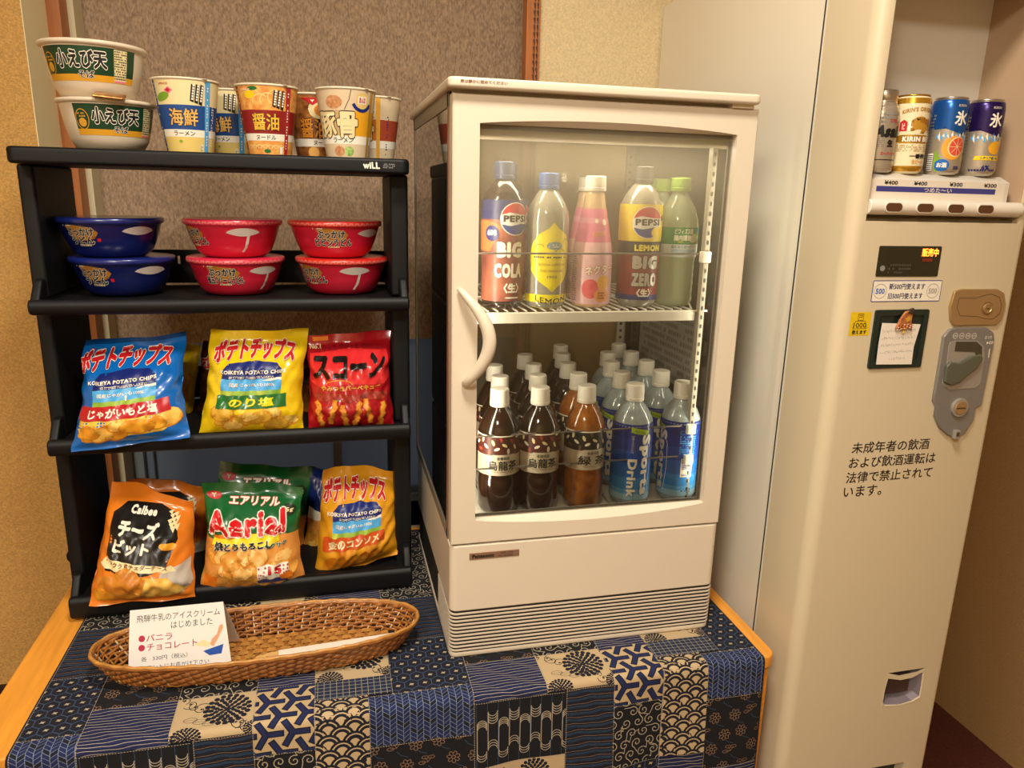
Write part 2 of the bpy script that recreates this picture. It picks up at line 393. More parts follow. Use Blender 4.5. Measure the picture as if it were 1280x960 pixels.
# ------------------------------------------------------------------ table
TABW = M('table_wood', '#e59a38', 0.35, var=0.14, vscale=9, stretch=(10, 0.8, 10), coat=0.2)
tb = thing('table', 'orange-brown wooden table under the patchwork cloth', 'table', (-0.065, 0.2, 0))
bm = B(); prism(bm, rrect(-0.580, 0.588, -0.289, 0.30, 0.02, 5), 0.676, 0.700, ax='z'); obj('tabletop', bm, TABW, tb, bevel=0.004)
obj('apron', bx(-0.54, 0.54, -0.26, -0.24, 0.60, 0.676), TABW, tb); obj('apron', bx(-0.54, 0.54, 0.24, 0.26, 0.60, 0.676), TABW, tb)
obj('apron', bx(-0.54, -0.52, -0.24, 0.24, 0.60, 0.676), TABW, tb); obj('apron', bx(0.535, 0.555, -0.24, 0.24, 0.60, 0.676), TABW, tb)
for sx in (-0.548, 0.563):
    for sy in (-0.262, 0.262):
        obj('leg', bx(sx-0.018, sx+0.018, sy-0.018, sy+0.018, 0, 0.676), TABW, tb, bevel=0.003)

# ------------------------------------------------------------------ patchwork cloth
CL_T = 0.7035; CL_Y = -0.0945
def cloth_pt(u, v, o=0):
    r = 0.010; wob = 0.0012*math.sin(u*23+v*11)*math.sin(v*17+1.3)
    if v >= r: return Vector((u, CL_Y+v, CL_T+o+max(wob, -0.001)*0.6))
    if v > -r:
        a = (r-v)/(2*r)*PI/2
        return Vector((u, CL_Y+r-(r+o)*math.sin(a), CL_T-r+(r+o)*math.cos(a)))
    d = -v; rip = 0.0065*min(1, d*6)*(1.6+math.sin(u*31+1.0)+.5*math.sin(u*57))
    return Vector((u+0.02*d*(-1 if u > 0 else 1)*0, CL_Y-o-rip*0.6-0.02*d, CL_T-d))
CN = M('cloth_navy_dark', '#0b0d1e', 0.92, bump=0.3, bscale=900, var=0.2, vscale=400); CI = M('cloth_indigo', '#141f4c', 0.92, bump=0.3, bscale=900, var=0.25, vscale=300)
CT = M('cloth_teal', '#1a3048', 0.92, bump=0.3, bscale=900, var=0.25, vscale=300); CC = M('cloth_cream', '#b8a07a', 0.92, bump=0.3, bscale=900)
CG = M('cloth_grey_blue', '#385070', 0.92); CH2 = M('cloth_black', '#06060c', 0.95); CW = M('cloth_thread', '#a89c86', 0.9); CB = M('cloth_tan_line', '#8a6a4e', 0.9)
def wav(x, a, f, p): return a*math.sin(x*f+p)+a*.5*math.sin(x*f*2.3+p*2)
def pat(P, kind, x0, y0, x1, y1, seed):
    rd = random.Random(seed); W = x1-x0; H = y1-y0
    P.clip = (x0, y0, x1, y1)
    if kind == 'stripe' or kind == 'teal':
        base, ln, st = (CI, CW, 0.0062) if kind == 'stripe' else (CN, CT, 0.0115)
        P.rect(x0, y0, x1, y1, base, 0); n = int(H/st)+2
        for i in range(n):
            y = y0+i*st; ph = i*0.9+seed
            pts = [(x0+W*k/18, y+wav(x0+W*k/18, 0.0011, 90, ph)) for k in range(19)]
            if kind == 'stripe': P.line(pts, 0.0008, ln, 1); P.line([(a, b+0.0024) for a, b in pts], 0.0009, CH2, 1)
            else: P.line(pts, 0.0042, ln, 1); P.line([(a, b+0.0046) for a, b in pts], 0.0006, CB, 1)
    elif kind == 'hex':
        P.rect(x0, y0, x1, y1, CN, 0); a = 0.0115
        for i in range(-1, int(W/(a*1.732))+2):
            for j in range(-1, int(H/(a*1.5))+2):
                cx = x0+(i+(j % 2)*.5)*a*1.732; cy = y0+j*a*1.5
                hx = [(cx+a*.97*math.sin(math.radians(60*k)), cy+a*.97*math.cos(math.radians(60*k))) for k in range(7)]
                P.line(hx[:4], 0.0011, CG, 1)
                P.poly([(cx+(0.0046 if k % 2 == 0 else 0.0022)*math.cos(k*PI/4+.5), cy+(0.0032 if k % 2 == 0 else 0.0017)*math.sin(k*PI/4+.5)) for k in range(8)], CW, 1)
    elif kind == 'herring':
        P.rect(x0, y0, x1, y1, M('cloth_line', '#76849a', .9), 0); cw, w_, sk = 0.0096, 0.0074, 0.0066      # columns of slanting bricks, neighbours leaning the other way
        for i in range(-1, int(W/cw)+2):
            s = 1 if i % 2 else -1; xa = x0+i*cw+.0004; xb = x0+(i+1)*cw-.0004
            for j in range(-2, int(H/w_)+3):
                ya = y0+j*w_+(w_*.5 if i % 2 else 0)
                P.poly([(xa, ya+.0004-s*sk/2), (xb, ya+.0004+s*sk/2), (xb, ya+w_-.0004+s*sk/2), (xa, ya+w_-.0004-s*sk/2)], CI if (i*7+j*3) % 4 else CN, 1)
    elif kind == 'floral':
        P.rect(x0, y0, x1, y1, CC, 0)
        for (fx, fy, R) in ((x0+W*.66, y0+H*.62, min(W, H)*.36), (x0+W*.2, y0+H*.05, min(W, H)*.22), (x0+W*1.02, y0+H*.1, min(W, H)*.16)):
            for k, (rr, n) in enumerate(((.93, 20), (.72, 17), (.5, 13), (.3, 9), (.13, 5))):
                for i in range(n):
                    t = 2*PI*(i+k*.5)/n; P.ell(fx+R*rr*math.cos(t), fy+R*rr*math.sin(t), R*.135, R*min(.15, rr*2.75/n), CN, 1, 7, t)
        for k in range(15):
            cx, cy, r0 = x0+W*((k*.618) % 1), y0+H*((k*.382+.1*rd.random()) % 1), 0.006+rd.random()*.008
            P.line([(cx+r0*(1-t/14)*math.cos(t*.5+k), cy+r0*(1-t/14)*math.sin(t*.5+k)) for t in range(13)], 0.0012, CN, .5); P.ell(cx, cy, .0018, .0018, CN, 1, 7)
        for k in range(3):
            cx, cy = x0+W*(.22+.12*k), y0+H*(.45-.06*k)
            P.ring(cx, cy, .009, .0006, CN, 1, 0, 360, 12, .005); P.line([(cx-.009, cy), (cx+.009, cy)], .0005, CN, 1)
    elif kind == 'wye':
        P.rect(x0, y0, x1, y1, CC, 0); a = 0.0205; hgt = a*1.5
        for i in range(-1, int(W/(a*1.732))+2):
            for j in range(-1, int(H/hgt)+2):
                cx = x0+(i+(j % 2)*.5)*a*1.732; cy = y0+j*hgt
                for k in range(3):
                    t = math.radians(120*k+(0 if j % 2 else 0)); ex, ey = cx+a*1.02*math.cos(t), cy+a*1.02*math.sin(t)
                    P.line([(cx, cy), (ex, ey)], .0100, CN, 1); P.line([(cx, cy), (cx+(ex-cx)*.96, cy+(ey-cy)*.96)], .0066, CI, 2)
    elif kind == 'plaid':
        P.rect(x0, y0, x1, y1, CT, 0)
        for i in range(int(H/.008)+1): P.rect(x0, y0+i*.008, x1, y0+i*.008+.0022, CN, 1); P.rect(x0, y0+i*.008+.004, x1, y0+i*.008+.0046, CW, 2)
        for i in range(int(W/.009)+1): P.rect(x0+i*.009, y0, x0+i*.009+.0016, y1, CI, 1); P.rect(x0+i*.009+.004, y0, x0+i*.009+.0046, y1, CW, 2)
    elif kind == 'scale':
        P.rect(x0, y0, x1, y1, CC, 0); R = 0.0185; n = 0
        for j in range(int(H/(R*.62))+3, -2, -1):
            for i in range(-1, int(W/(2*R))+2):
                cx = x0+(i+(j % 2)*.5)*2*R*.98; cy = y0+j*R*.62; z = 1+(int(H/(R*.62))+3-j)*.55
                for rr, m in ((1, CN), (.80, CC), (.70, CN), (.47, CC), (.40, CC)):
                    P.ell(cx, cy, R*rr, R*rr*1.05, m, z, 18); z += .11
    elif kind == 'stream':
        P.rect(x0, y0, x1, y1, CH2, 0); n = int(W/.0095)
        for i in range(n+1):
            cx = x0+.004+i*.0165; 
            P.line([(cx, y0), (cx, y1)], .0005, CG, 1)
            oy = y1-(.016 if i % 2 else .045)
            for k in range(4):
                P.ring(cx+.0082, oy-k*.0042 if i % 2 else oy+k*.003, .0072, .0011, CW, 1, 180 if i % 2 else 0, 360 if i % 2 else 180, 10, .007)
            oy2 = y1-(.078 if i % 2 else .088)
            for k in range(3): P.ring(cx+.0082, oy2+k*.0042, .0072, .0010, CW, 1, 0 if i % 2 else 180, 180 if i % 2 else 360, 10, .007)
            P.line([(cx+.001, oy), (cx+.001, oy2)], .0010, CW, 1)
    elif kind == 'spiral':
        P.rect(x0, y0, x1, y1, CH2, 0)
        for i in range(int(W/.02)+2):
            for j in range(int(H/.018)+2):
                cx = x0+(i+(j % 2)*.5)*.021+rd.uniform(-.002, .002); cy = y0+j*.0185; d = 1 if (i+j) % 2 else -1; ph = rd.random()*6
                P.line([(cx+.0092*(1-t/17)*math.cos(d*t*.55+ph), cy+.0092*(1-t/17)*math.sin(d*t*.55+ph)) for t in range(16)], .0013, CW, 1)
                t = ph; P.line([(cx+.0092*math.cos(t), cy+.0092*math.sin(t)), (cx+.017*math.cos(t+.5), cy+.017*math.sin(t+.5))], .0011, CW, 1)
    elif kind == 'dark':
        P.rect(x0, y0, x1, y1, CH2, 0)
        for i in range(int(W/.034)+2):
            for j in range(int(H/.030)+2):
                cx = x0+(i+(j % 2)*.5)*.034+rd.uniform(-.004, .004); cy = y0+j*.030+rd.uniform(-.004, .004)
                if (i+j) % 3 < 2:
                    for k in range(7):
                        t = 2*PI*k/7+i; P.ell(cx+.0062*math.cos(t), cy+.0062*math.sin(t), .0042, .0030, CB, 1, 9, t); P.ell(cx+.0060*math.cos(t), cy+.0060*math.sin(t), .0035, .0022, CH2, 1.4, 8, t)
                    P.ring(cx, cy, .0028, .0009, CB, 2, 0, 360, 8)
                else:
                    for k in range(3):
                        t = 1+k*1.1; ex, ey = cx+.009*math.cos(t), cy+.009*math.sin(t)
                        P.ring(ex, ey, .0050, .0007, CB, 1, 0, 360, 9, .0026); P.line([(cx, cy), (ex, ey)], .0006, CB, 1)
                P.line([(cx, cy-.006), (cx+.006, cy-.013), (cx+.016, cy-.017)], .0006, CG, .8)
    P.clip = None
cloth = thing('tablecloth', 'indigo and cream patchwork tablecloth hanging over the front of the wooden table', 'tablecloth', (0, 0, 0))
bm = B(); NU, vs = 60, [0.575, 0.45, 0.3, 0.2, 0.12, 0.06, 0.03, 0.01, 0.006, 0.002, -0.002, -0.006, -0.01, -0.03, -0.06, -0.10, -0.15, -0.2, -0.26, -0.32, -0.36]
g = [[bm.verts.new(cloth_pt(-0.586+1.084*i/NU, v, -0.0024)) for i in range(NU+1)] for v in vs]
for a in range(len(vs)-1):
    for i in range(NU): bm.faces.new((g[a][i], g[a][i+1], g[a+1][i+1], g[a+1][i]))
obj('backing', bm, CN, cloth, smooth=True)
ROWS = [(0, .112, -.012, .076, 'stripe'), (.112, .218, -.010, .076, 'floral'), (0, .142, -.118, -.012, 'stream'), (.142, .218, -.155, -.010, 'teal'),
 (0, .142, -.184, -.118, 'floral'), (.142, .218, -.215, -.155, 'hex'), (.218, .300, -.048, .076, 'wye'), (.218, .300, -.155, -.048, 'spiral'), (.218, .300, -.215, -.155, 'hex'),
 (.300, .375, -.150, .033, 'scale'), (.300, .410, .033, .076, 'plaid'), (.410, .525, .029, .160, 'hex'), (.375, .525, -.060, .029, 'herring'), (.375, .525, -.184, -.060, 'dark'),
 (.300, .375, -.215, -.150, 'stripe'), (0, .112, .076, .160, 'dark'), (.112, .218, .076, .160, 'spiral'), (.218, .300, .076, .160, 'stripe'), (.300, .410, .076, .160, 'floral'),
 (.410, .525, .160, .290, 'teal'), (0, .142, .160, .290, 'stream'), (.142, .30, .160, .290, 'herring'), (.300, .410, .160, .290, 'scale'),
 (0, .142, -.36, -.184, 'herring'), (.142, .30, -.36, -.215, 'floral'), (.30, .375, -.36, -.215, 'wye'), (.375, .525, -.36, -.184, 'stripe'),
 (0, .142, .290, .56, 'hex'), (.142, .30, .290, .56, 'floral'), (.300, .410, .290, .56, 'stripe'), (.410, .525, .290, .56, 'spiral')]
for pi, u0 in enumerate((0.0205-.525*2, 0.0205-.525, 0.0205)):
    for ri, (a, b_, c, d, k) in enumerate(ROWS):
        x0, x1 = max(u0+a, -.582), min(u0+b_, .494)
        if x1-x0 < .004: continue
        if c >= .159 and -0.02 < x0 and x1 < 0.42: continue       # under the refrigerator
        P = Print(); pat(P, k, x0, c, x1, d, ri*3+pi)
        # running stitches along the seams
        s = x0
        while s < x1-.003: P.rect(s, d-.0012, s+.0022, d-.0004, CW, 8); s += .0036
        s = c
        while s < d-.003: P.rect(x0+.0004, s, x0+.0012, s+.0022, CW, 8); s += .0036
        P.build('patch', cloth_pt, cloth, cell=(0.011, 0.004 if (c < .012 and d > -.012) else 0.012), step=0.00025 if k == 'scale' else 0.0001, base=0.0002)
# ------------------------------------------------------------------ black rack
RK = M('rack_black', '#060709', 0.55, bump=0.05, bscale=500, spec=0.35)
rk = thing('shelf_rack', 'black plastic four-tier rack holding noodle cups, bowls and snack bags', 'rack', (-0.32, 0.36, 0.7045))
RX, RY, RZ = -0.32, 0.36, 0.7045
def rbox(bm, x0, x1, y0, y1, z0, z1): return box(bm, x0-RX, x1-RX, y0-RY, y1-RY, z0-RZ, z1-RZ)
# top board: flat slab with a downturned rim
bm = B(); prism(bm, [(a-RX, b-RY) for a, b in rrect(-0.606, -0.0315, 0.226, 0.50, 0.012)], 1.440-RZ, 1.4640-RZ, ax='z'); obj('top_shelf', bm, RK, rk, bevel=0.005, seg=3)
def tray(zb, zl, name='tray'):
    """shelf tray with a thick rolled front lip, side rims that climb at the corners and a slotted rear rail"""
    bm = B()
    rbox(bm, -0.598, -0.040, 0.250, 0.49, zb+0.006, zl-0.009)
    prof = [(0.252, zb+0.004), (0.238, zb), (0.231, zb+0.002), (0.2265, zb+0.007), (0.226, zl-0.010), (0.2285, zl-0.003), (0.235, zl), (0.245, zl-0.003), (0.252, zl-0.009)]
    prism(bm, [(y-RY, z-RZ) for y, z in prof], -0.604-RX, -0.034-RX, ax='x')
    for a, b_ in ((-0.604, -0.590), (-0.048, -0.034)):
        prism(bm, [(y-RY, z-RZ) for y, z in ((0.230, zb+0.004), (0.49, zb+0.004), (0.49, zl+0.030), (0.30, zl+0.030), (0.262, zl+0.026), (0.240, zl-0.001))], a-RX, b_-RX, ax='x')
    o = obj(name, bm, RK, rk, bevel=0.004, seg=2)
    bm = B(); x = -0.598; rbox(bm, -0.598, -0.040, 0.484, 0.492, zl-0.005, zl+0.030); rbox(bm, -0.598, -0.040, 0.484, 0.492, zl+0.045, zl+0.056)
    while x < -0.05:
        rbox(bm, x, min(x+0.050, -0.04), 0.484, 0.492, zl+0.030, zl+0.045); x += 0.0555
    obj('rear_rail', bm, RK, o)
tray(1.2185, 1.2435); tray(0.9930, 1.0215); tray(0.7050, 0.7455)
for a, b_ in ((-0.611, -0.588), (-0.060, -0.030)):
    for z0, z1 in ((1.2185+.02, 1.441), (0.993+.02, 1.2185+.006), (0.705, 0.993+.006)):
        bm = B(); prism(bm, [(a-RX, 0.275-RY), (b_-RX, 0.275-RY), (b_-RX, 0.46-RY), (a-RX, 0.46-RY)], z0-RZ, z1-RZ, ax='z')
        obj('side_panel', bm, RK, rk, bevel=0.005)
P = Print(); P.text('wiLL', -0.092, 1.4525, 0.026, 0.0105, WHITE, 1, bold=.05, shear=-.05)
P.small(-0.074, 1.4485, -0.055, 1.4565, 3, GREY, 1, 3)
P.build('maker_mark', lambda u, v, o: Vector((u-RX, 0.2258-o-RY, v-RZ)), rk, label='small white lettering on the top board')
# black cable and white plug behind the rack
bm = B(); tube(bm, [(-0.628+0.026*math.cos(t*PI/9+PI*.3)*1.0, 0.40+0.01*math.sin(t), 0.735+0.033*math.sin(t*PI/9+PI*.3)) for t in range(1, 11)]+[(-0.640, 0.43, 0.7035), (-0.55, 0.47, 0.7035)], 0.0022, 8)
tag(obj('power_cable', bm, M('cable_black', '#101010', 0.5), smooth=True), 'thin black cable looping out behind the left foot of the black rack', 'cable')

# ------------------------------------------------------------------ glass-sided drinks refrigerator
FW = 0.4465; IV = M('fridge_ivory', '#ddd0ba', 0.38, coat=0.15); DK = M('gap_dark', '#1e140e', 0.7)
fr = thing('display_refrigerator', 'ivory countertop refrigerator with glass sides full of bottled drinks', 'refrigerator', (0.22, 0.2, 0.7045))
FX, FY, FZ = 0.22, 0.2, 0.7045
def fb(bm, x0, x1, y0, y1, z0, z1, mi=0): return box(bm, x0-FX, x1-FX, y0-FY, y1-FY, z0-FZ, z1-FZ, mi)
def fo(name, bm, m, par=fr, **k): return obj(name, bm, m, par, **k)
# lower housing
bm = B(); prism(bm, [(a-FX, b-FY) for a, b in rrect(0.0, FW, 0.0, 0.44, 0.012, 4)], 0.786-FZ, 0.896-FZ, ax='z'); fo('housing', bm, IV, bevel=0.002)
bm = B(); prism(bm, [(a-FX, b-FY) for a, b in rrect(0.0018, FW-0.0018, 0.0018, 0.43, 0.010, 4)], 0.706-FZ, 0.787-FZ, ax='z'); fo('grille_core', bm, DK)
for k in range(11):
    z = 0.7165+k*0.00635
    bm = B(); prism(bm, [(a-FX, b-FY) for a, b in rrect(-0.0005, FW+0.0005, 0.0, 0.14, 0.012, 4)], z-FZ, z+0.0023-FZ, ax='z')
    fo('grille_slat', bm, M('slat_ivory', '#d8c9b4', 0.45))
bm = B(); prism(bm, [(a-FX, b-FY) for a, b in rrect(0.0, FW, 0.001, 0.44, 0.012, 4)], 0.7042-FZ, 0.7145-FZ, ax='z'); fo('base', bm, M('slat_ivory'), bevel=0.003)
fb(bm := B(), 0.004, FW-0.004, 0.006, 0.44, 0.895, 0.914); fo('cabinet_floor', bm, M('deck_dark', '#6e675c', 0.5))
# maker's badge
bm = fb(B(), 0.0295, 0.1075, -0.0012, 0.001, 0.8725, 0.8835); o = fo('badge', bm, M('badge_bronze', '#a5826a', 0.35, metal=0.5), bevel=0.0006)
P = Print(); P.text('Panasonic', 0.051, 0.8780, 0.034, 0.0060, BLACK, 0, bold=.05); P.text('SMR-C75', 0.0875, 0.8803, 0.020, 0.0032, BLACK, 0); P.text('No. R30231', 0.0865, 0.8757, 0.022, 0.0032, BLACK, 0)
P.build('badge_text', lambda u, v, o_: Vector((u-FX, -0.0012-o_-FY, v-FZ)), o)
# roof
bm = B(); prism(bm, [(a-FX, b-FY) for a, b in rrect(-0.0065, FW-0.006, -0.014, 0.475, 0.010, 4)], 1.5445-FZ, 1.5580-FZ, ax='z'); fo('roof', bm, IV, bevel=0.004, seg=3)
P = Print(); P.text('扉は静かに閉めてください', 0.040, 1.5522, 0.062, 0.0042, BROWN, 0, bold=.02)
P.build('roof_lettering', lambda u, v, o_: Vector((u-FX, -0.0140-o_-FY, v-FZ)), fr)
bm = B(); fb(bm, 0.004, FW-0.004, 0.012, 0.455, 1.5130, 1.5450); fo('top_header', bm, M('header_grey', '#a89a86', 0.5))
bm = B(); fb(bm, 0.012, FW-0.012, 0.030, 0.070, 1.4880, 1.5130); fo('inner_valance', bm, M('valance_tan', '#c9b796', 0.5), bevel=0.003)
# corner posts and rails
PB = M('post_bronze', '#8f6f58', 0.35, metal=0.5); PG = M('post_grey', '#8d8474', 0.4, metal=0.4); PD = M('gasket_dark', '#2e2c2a', 0.6)
for x0, x1, y0, y1, m in ((0.0, 0.006, 0.028, 0.040, PB), (FW-0.016, FW, 0.028, 0.040, PG), (0.0, 0.010, 0.44, 0.455, PG), (FW-0.016, FW, 0.44, 0.455, PG)):
    fo('corner_post', fb(B(), x0, x1, y0, y1, 0.896, 1.545), m, bevel=0.001)
for x0, x1 in ((0.0, 0.007), (FW-0.007, FW)):
    fo('side_rail', fb(B(), x0, x1, 0.028, 0.455, 0.896, 0.912), PG)
    fo('side_rail', fb(B(), x0, x1, 0.028, 0.455, 1.525, 1.545), PG)
# upright slotted strips for the shelf clips
ST = M('strip_white', '#9c9484', 0.4)
for x0, x1, y0, y1 in ((0.402, 0.410, 0.046, 0.058), (0.418, 0.434, 0.428, 0.434), (0.010, 0.018, 0.046, 0.058), (0.012, 0.028, 0.428, 0.434)):
    o = fo('shelf_strip', fb(B(), x0, x1, y0, y1, 0.914, 1.512), ST)
    bm = B()
    for k in range(40):
        z = 0.925+k*0.0145
        if y0 < 0.1: fb(bm, x0+.0025, x1-.0025, y0-.0006, y0, z, z+.006)
        else: prism(bm, [((x0+x1)/2-FX+.0032*math.cos(a*PI/4), z-FZ+.0032*math.sin(a*PI/4)) for a in range(8)], y0-.0006-FY, y0-FY)
    fo('strip_slots', bm, PD, o, kind='stuff')
# glass panes
GLS = glassy('glass_side', '#e8eeea', refl=1.6, milk=0.10, milkcol='#8d8c84', fog=(0.62, 0.86, 0.08))
GLF = glassy('glass_door', '#f4f4ee', refl=0.9, milk=0.01, milkcol='#cfc6b0', fog=(0.52, 0.80, 0.27), glow=.5)
fo('side_pane', fb(B(), 0.0015, 0.0045, 0.040, 0.44, 0.912, 1.525), GLS)
fo('side_pane', fb(B(), FW-0.0045, FW-0.0015, 0.040, 0.44, 0.912, 1.525), glassy('glass_side_right', '#e6e8e2', refl=1.0, milk=0.16, milkcol='#a8a294'))
fo('rear_pane', fb(B(), 0.010, FW-0.016, 0.446, 0.449, 0.912, 1.525), glassy('glass_rear', '#eeeade', refl=0.7, milk=0.20, milkcol='#d0bc92', glow=.6))  # tan milk put in to brighten the dim wall seen through the pane
# inside sticker on the right pane
P = Print(); P.rect(0.10, 1.085, 0.36, 1.225, GREY, 0); P.small(0.11, 1.09, 0.35, 1.21, 9, M('print_mid', '#6c6860', .5), 1, 5)
P.build('side_sticker', lambda u, v, o_: Vector((FW-0.0058-o_-FX, u-FY, v-FZ)), fr, cell=None, label='grey instruction sticker on the right glass side')
# door: frame with an arched opening, glass, gasket, handle
dr = fo('door', bmesh.new(), IV)      # replaced below
bm = B(); n = 24
def arcpt(i, z, dz):
    x = 0.0378+(0.4135-0.0378)*i/n; return (x, z+dz*math.sin(PI*i/n)**.8)
hole = [arcpt(i, 0.9365, -0.0125) for i in range(n+1)]+[arcpt(i, 1.5035, 0.0085) for i in range(n, -1, -1)]
inner = [(0.0378+(0.4135-0.0378)*i/n, 0.9365) for i in range(n+1)]+[(0.0378+(0.4135-0.0378)*i/n, 1.5035) for i in range(n, -1, -1)]
def outp(i, top):
    x = 0.0015+(FW-0.003)*i/n; return (x, 1.5395 if top else 0.8985)
outer = [outp(i, 0) for i in range(n+1)]+[outp(i, 1) for i in range(n, -1, -1)]
def ringv(pts, y): return [bm.verts.new((a-FX, y-FY, b-FZ)) for a, b in pts]
r0 = ringv(outer, 0.026); r1 = ringv(outer, 0.002)
shr = [(min(max(a, .0035), FW-.0035), min(max(b, .9005), 1.5375)) for a, b in outer]
r2 = ringv(shr, 0.0); r3 = ringv(hole, 0.0); r4 = ringv(inner, 0.0095); r5 = ringv(inner, 0.026)
N2 = len(outer)
for A, C in ((r0, r1), (r1, r2), (r2, r3), (r3, r4), (r4, r5), (r5, r0)):
    for i in range(N2):
        try: bm.faces.new((A[i], A[(i+1) % N2], C[(i+1) % N2], C[i]))
        except ValueError: pass
bmesh.ops.remove_doubles(bm, verts=bm.verts, dist=1e-5); bmesh.ops.recalc_face_normals(bm, faces=bm.faces); bm.to_mesh(dr.data); bm.free()
fo('door_glass', fb(B(), 0.036, 0.4155, 0.012, 0.015, 0.934, 1.506), GLF, dr)
bm = B(); 
for a in ((0.0378, 0.0400, 0.9365, 1.5035), (0.4095, 0.4135, 0.9365, 1.5035), (0.0378, 0.4135, 0.9365, 0.9395), (0.0378, 0.4135, 1.4975, 1.5035)): fb(bm, a[0], a[1], 0.0158, 0.019, a[2], a[3])
fo('gasket', bm, M('gasket_grey', '#77706a', 0.5), dr)
fo('hinge', fb(B(), 0.400, 0.432, -0.004, 0.03, 1.5395, 1.5445), IV, dr)
hp = []; hr = []
for i in range(25):
    t = i/24; z = 1.2855+(1.1500-1.2855)*t
    x = 0.0105+0.0340*math.sin(PI*min(1, t*1.02))**0.95+0.010*t; y = -0.003-0.026*math.sin(PI*t)**.6
    hp.append((x-FX, y-FY, z-FZ)); hr.append(0.0035+0.0052*math.sin(PI*t)**.7+0.002*t)
bm = B(); tube(bm, hp, hr, 12, flat=1.0, up=(0, 1, 0.001)); fo('handle', bm, IV, dr, smooth=True)
for x in (0.0215, 0.4265):
    fo('fill_tube', lathe(B(), [(.004, .94-FZ), (.004, 1.48-FZ)], 12, cx=x-FX, cy=0.0245-FY), M('fill_tube_glow', '#fff0d8', .4, emit=1.0))  # unseen glowing tubes, added to go with the side fills
# wire shelf and guard wires
WR = M('wire_white', '#eae4d8', 0.35); WS = M('wire_steel', '#8f8a82', 0.3, metal=0.7)
sh = fo('wire_shelf', fb(B(), 0.013, 0.398, 0.052, 0.056, 1.2265, 1.2425), WR, bevel=0.0015)
bm = B()
for k in range(26):
    x = 0.020+k*0.0148; tube(bm, [(x-FX, 0.056-FY, 1.2440-FZ), (x-FX, 0.42-FY, 1.2440-FZ)], 0.0014, 6)
for y in (0.056, 0.24, 0.42): tube(bm, [(0.014-FX, y-FY, 1.2412-FZ), (0.420-FX, y-FY, 1.2412-FZ)], 0.0018, 6)
tube(bm, [(0.394-FX, 0.058-FY, 1.2440-FZ), (0.402-FX, 0.10-FY, 1.262-FZ), (0.410-FX, 0.40-FY, 1.262-FZ)], 0.0016, 6)
fo('wire_grid', bm, WR, sh, kind='stuff')
for z in (1.3300, 1.0520, 0.9990):
    bm = B(); tube(bm, [(0.012-FX, 0.050-FY, z-FZ), (0.404-FX, 0.050-FY, z+0.001-FZ)], 0.0015, 8); o = fo('guard_wire', bm, WS)
    fo('wire_clip', fb(B(), 0.396, 0.4115, 0.0405, 0.052, z-0.012, z+0.005), WR, o, bevel=0.0015)
for k in range(6):
    x0 = 0.012+k*0.068
    fo('floor_rack', fb(B(), x0, x0+0.0615, 0.046, 0.425, 0.914, 0.9175), WR, bevel=0.001)
    fo('floor_rib', fb(B(), x0+0.0640, x0+0.0655, 0.046, 0.425, 0.914, 0.9185), WR)

# ------------------------------------------------------------------ drink vending machine
VX0, VX1, VF, VZ = 0.5553, 0.8600, -0.0861, 1.812
VM = M('vending_ivory', '#d3c4a4', 0.4, coat=0.1); VS = M('vending_side', '#e8dfca', 0.42, coat=0.1); VK = M('vending_dark', '#26251f', 0.35)
vm = thing('vending_machine', 'tall ivory beer vending machine standing on the floor right of the table', 'vending machine', (0.705, 0.27, 0.0))
VCX, VCY = 0.705, 0.27
def vb(bm, x0, x1, y0, y1, z0, z1, mi=0): return box(bm, x0-VCX, x1-VCX, y0-VCY, y1-VCY, z0, z1, mi)
def vo(name, bm, m, par=vm, **k): return obj(name, bm, m, par, **k)
bm = vb(B(), VX0+0.001, VX1-0.001, 0.0395, 0.615, 0.03, 1.80)
bm.free(); bm = vb(B(), VX0, VX1, 0.070, 0.612, 0.02, VZ); vb(bm, VX0, VX1, 0.0365, 0.070, 0.02, 1.384); vb(bm, VX0, VX1, 0.0365, 0.070, 1.727, VZ); vb(bm, VX0, 0.5755, 0.0365, 0.070, 1.384, 1.727); vb(bm, 0.8455, VX1, 0.0365, 0.070, 1.384, 1.727)
bmesh.ops.remove_doubles(bm, verts=bm.verts, dist=1e-5); vo('cabinet', bm, VS)
for x in (VX0+.04, VX1-.04):
    for y in (0.0, 0.55): vo('foot', lathe(B(), [(.016, 0), (.016, .021)], 14, cx=x-VCX, cy=-(VCY-y) if False else y-VCY), VK)
# door shell with the display opening, bill slot opening and coin return cut out: built of wall pieces round the openings
WX0, WX1, WZ0, WZ1 = 0.5775, 0.8440, 1.3890, 1.7222
dv = vo('door', bmesh.new(), VM)
bm = B()
def outline(y): return None
R_ = 0.020; prof = []
for k in range(7):
    t = math.radians(90*k/6); prof.append((VX0+R_-R_*math.cos(t), VF+R_-R_*math.sin(t)))
pr2 = [(VX1-(a-VX0)*.5, VF+(b-VF)*.5) for a, b in prof][::-1]
plan = [(VX0, 0.0300)]+prof+pr2+[(VX1, 0.0300)]
def slab(z0, z1, pl=plan): prism(bm, [(a-VCX, b-VCY) for a, b in pl], z0, z1, ax='z')
slab(WZ1, VZ-0.002)
left = [(VX0, 0.0300)]+prof+[(WX0, VF), (WX0, 0.0300)]
slab(WZ0, WZ1, left)
right = [(WX1, 0.0300), (WX1, VF)]+pr2+[(VX1, 0.0300)]
slab(WZ0, WZ1, right)
CR0, CR1, CZ0, CZ1 = 0.7435, 0.8225, 0.5650, 0.6330         # coin return
BX0, BX1, BZ0, BZ1 = 0.770, 0.813, 0.395, 0.4400           # can hatch
slab(CZ1, WZ0)
slab(CZ0, CZ1, [(VX0, 0.03)]+prof+[(CR0, VF), (CR0, 0.03)]); slab(CZ0, CZ1, [(CR1, 0.03), (CR1, VF)]+pr2+[(VX1, 0.03)])
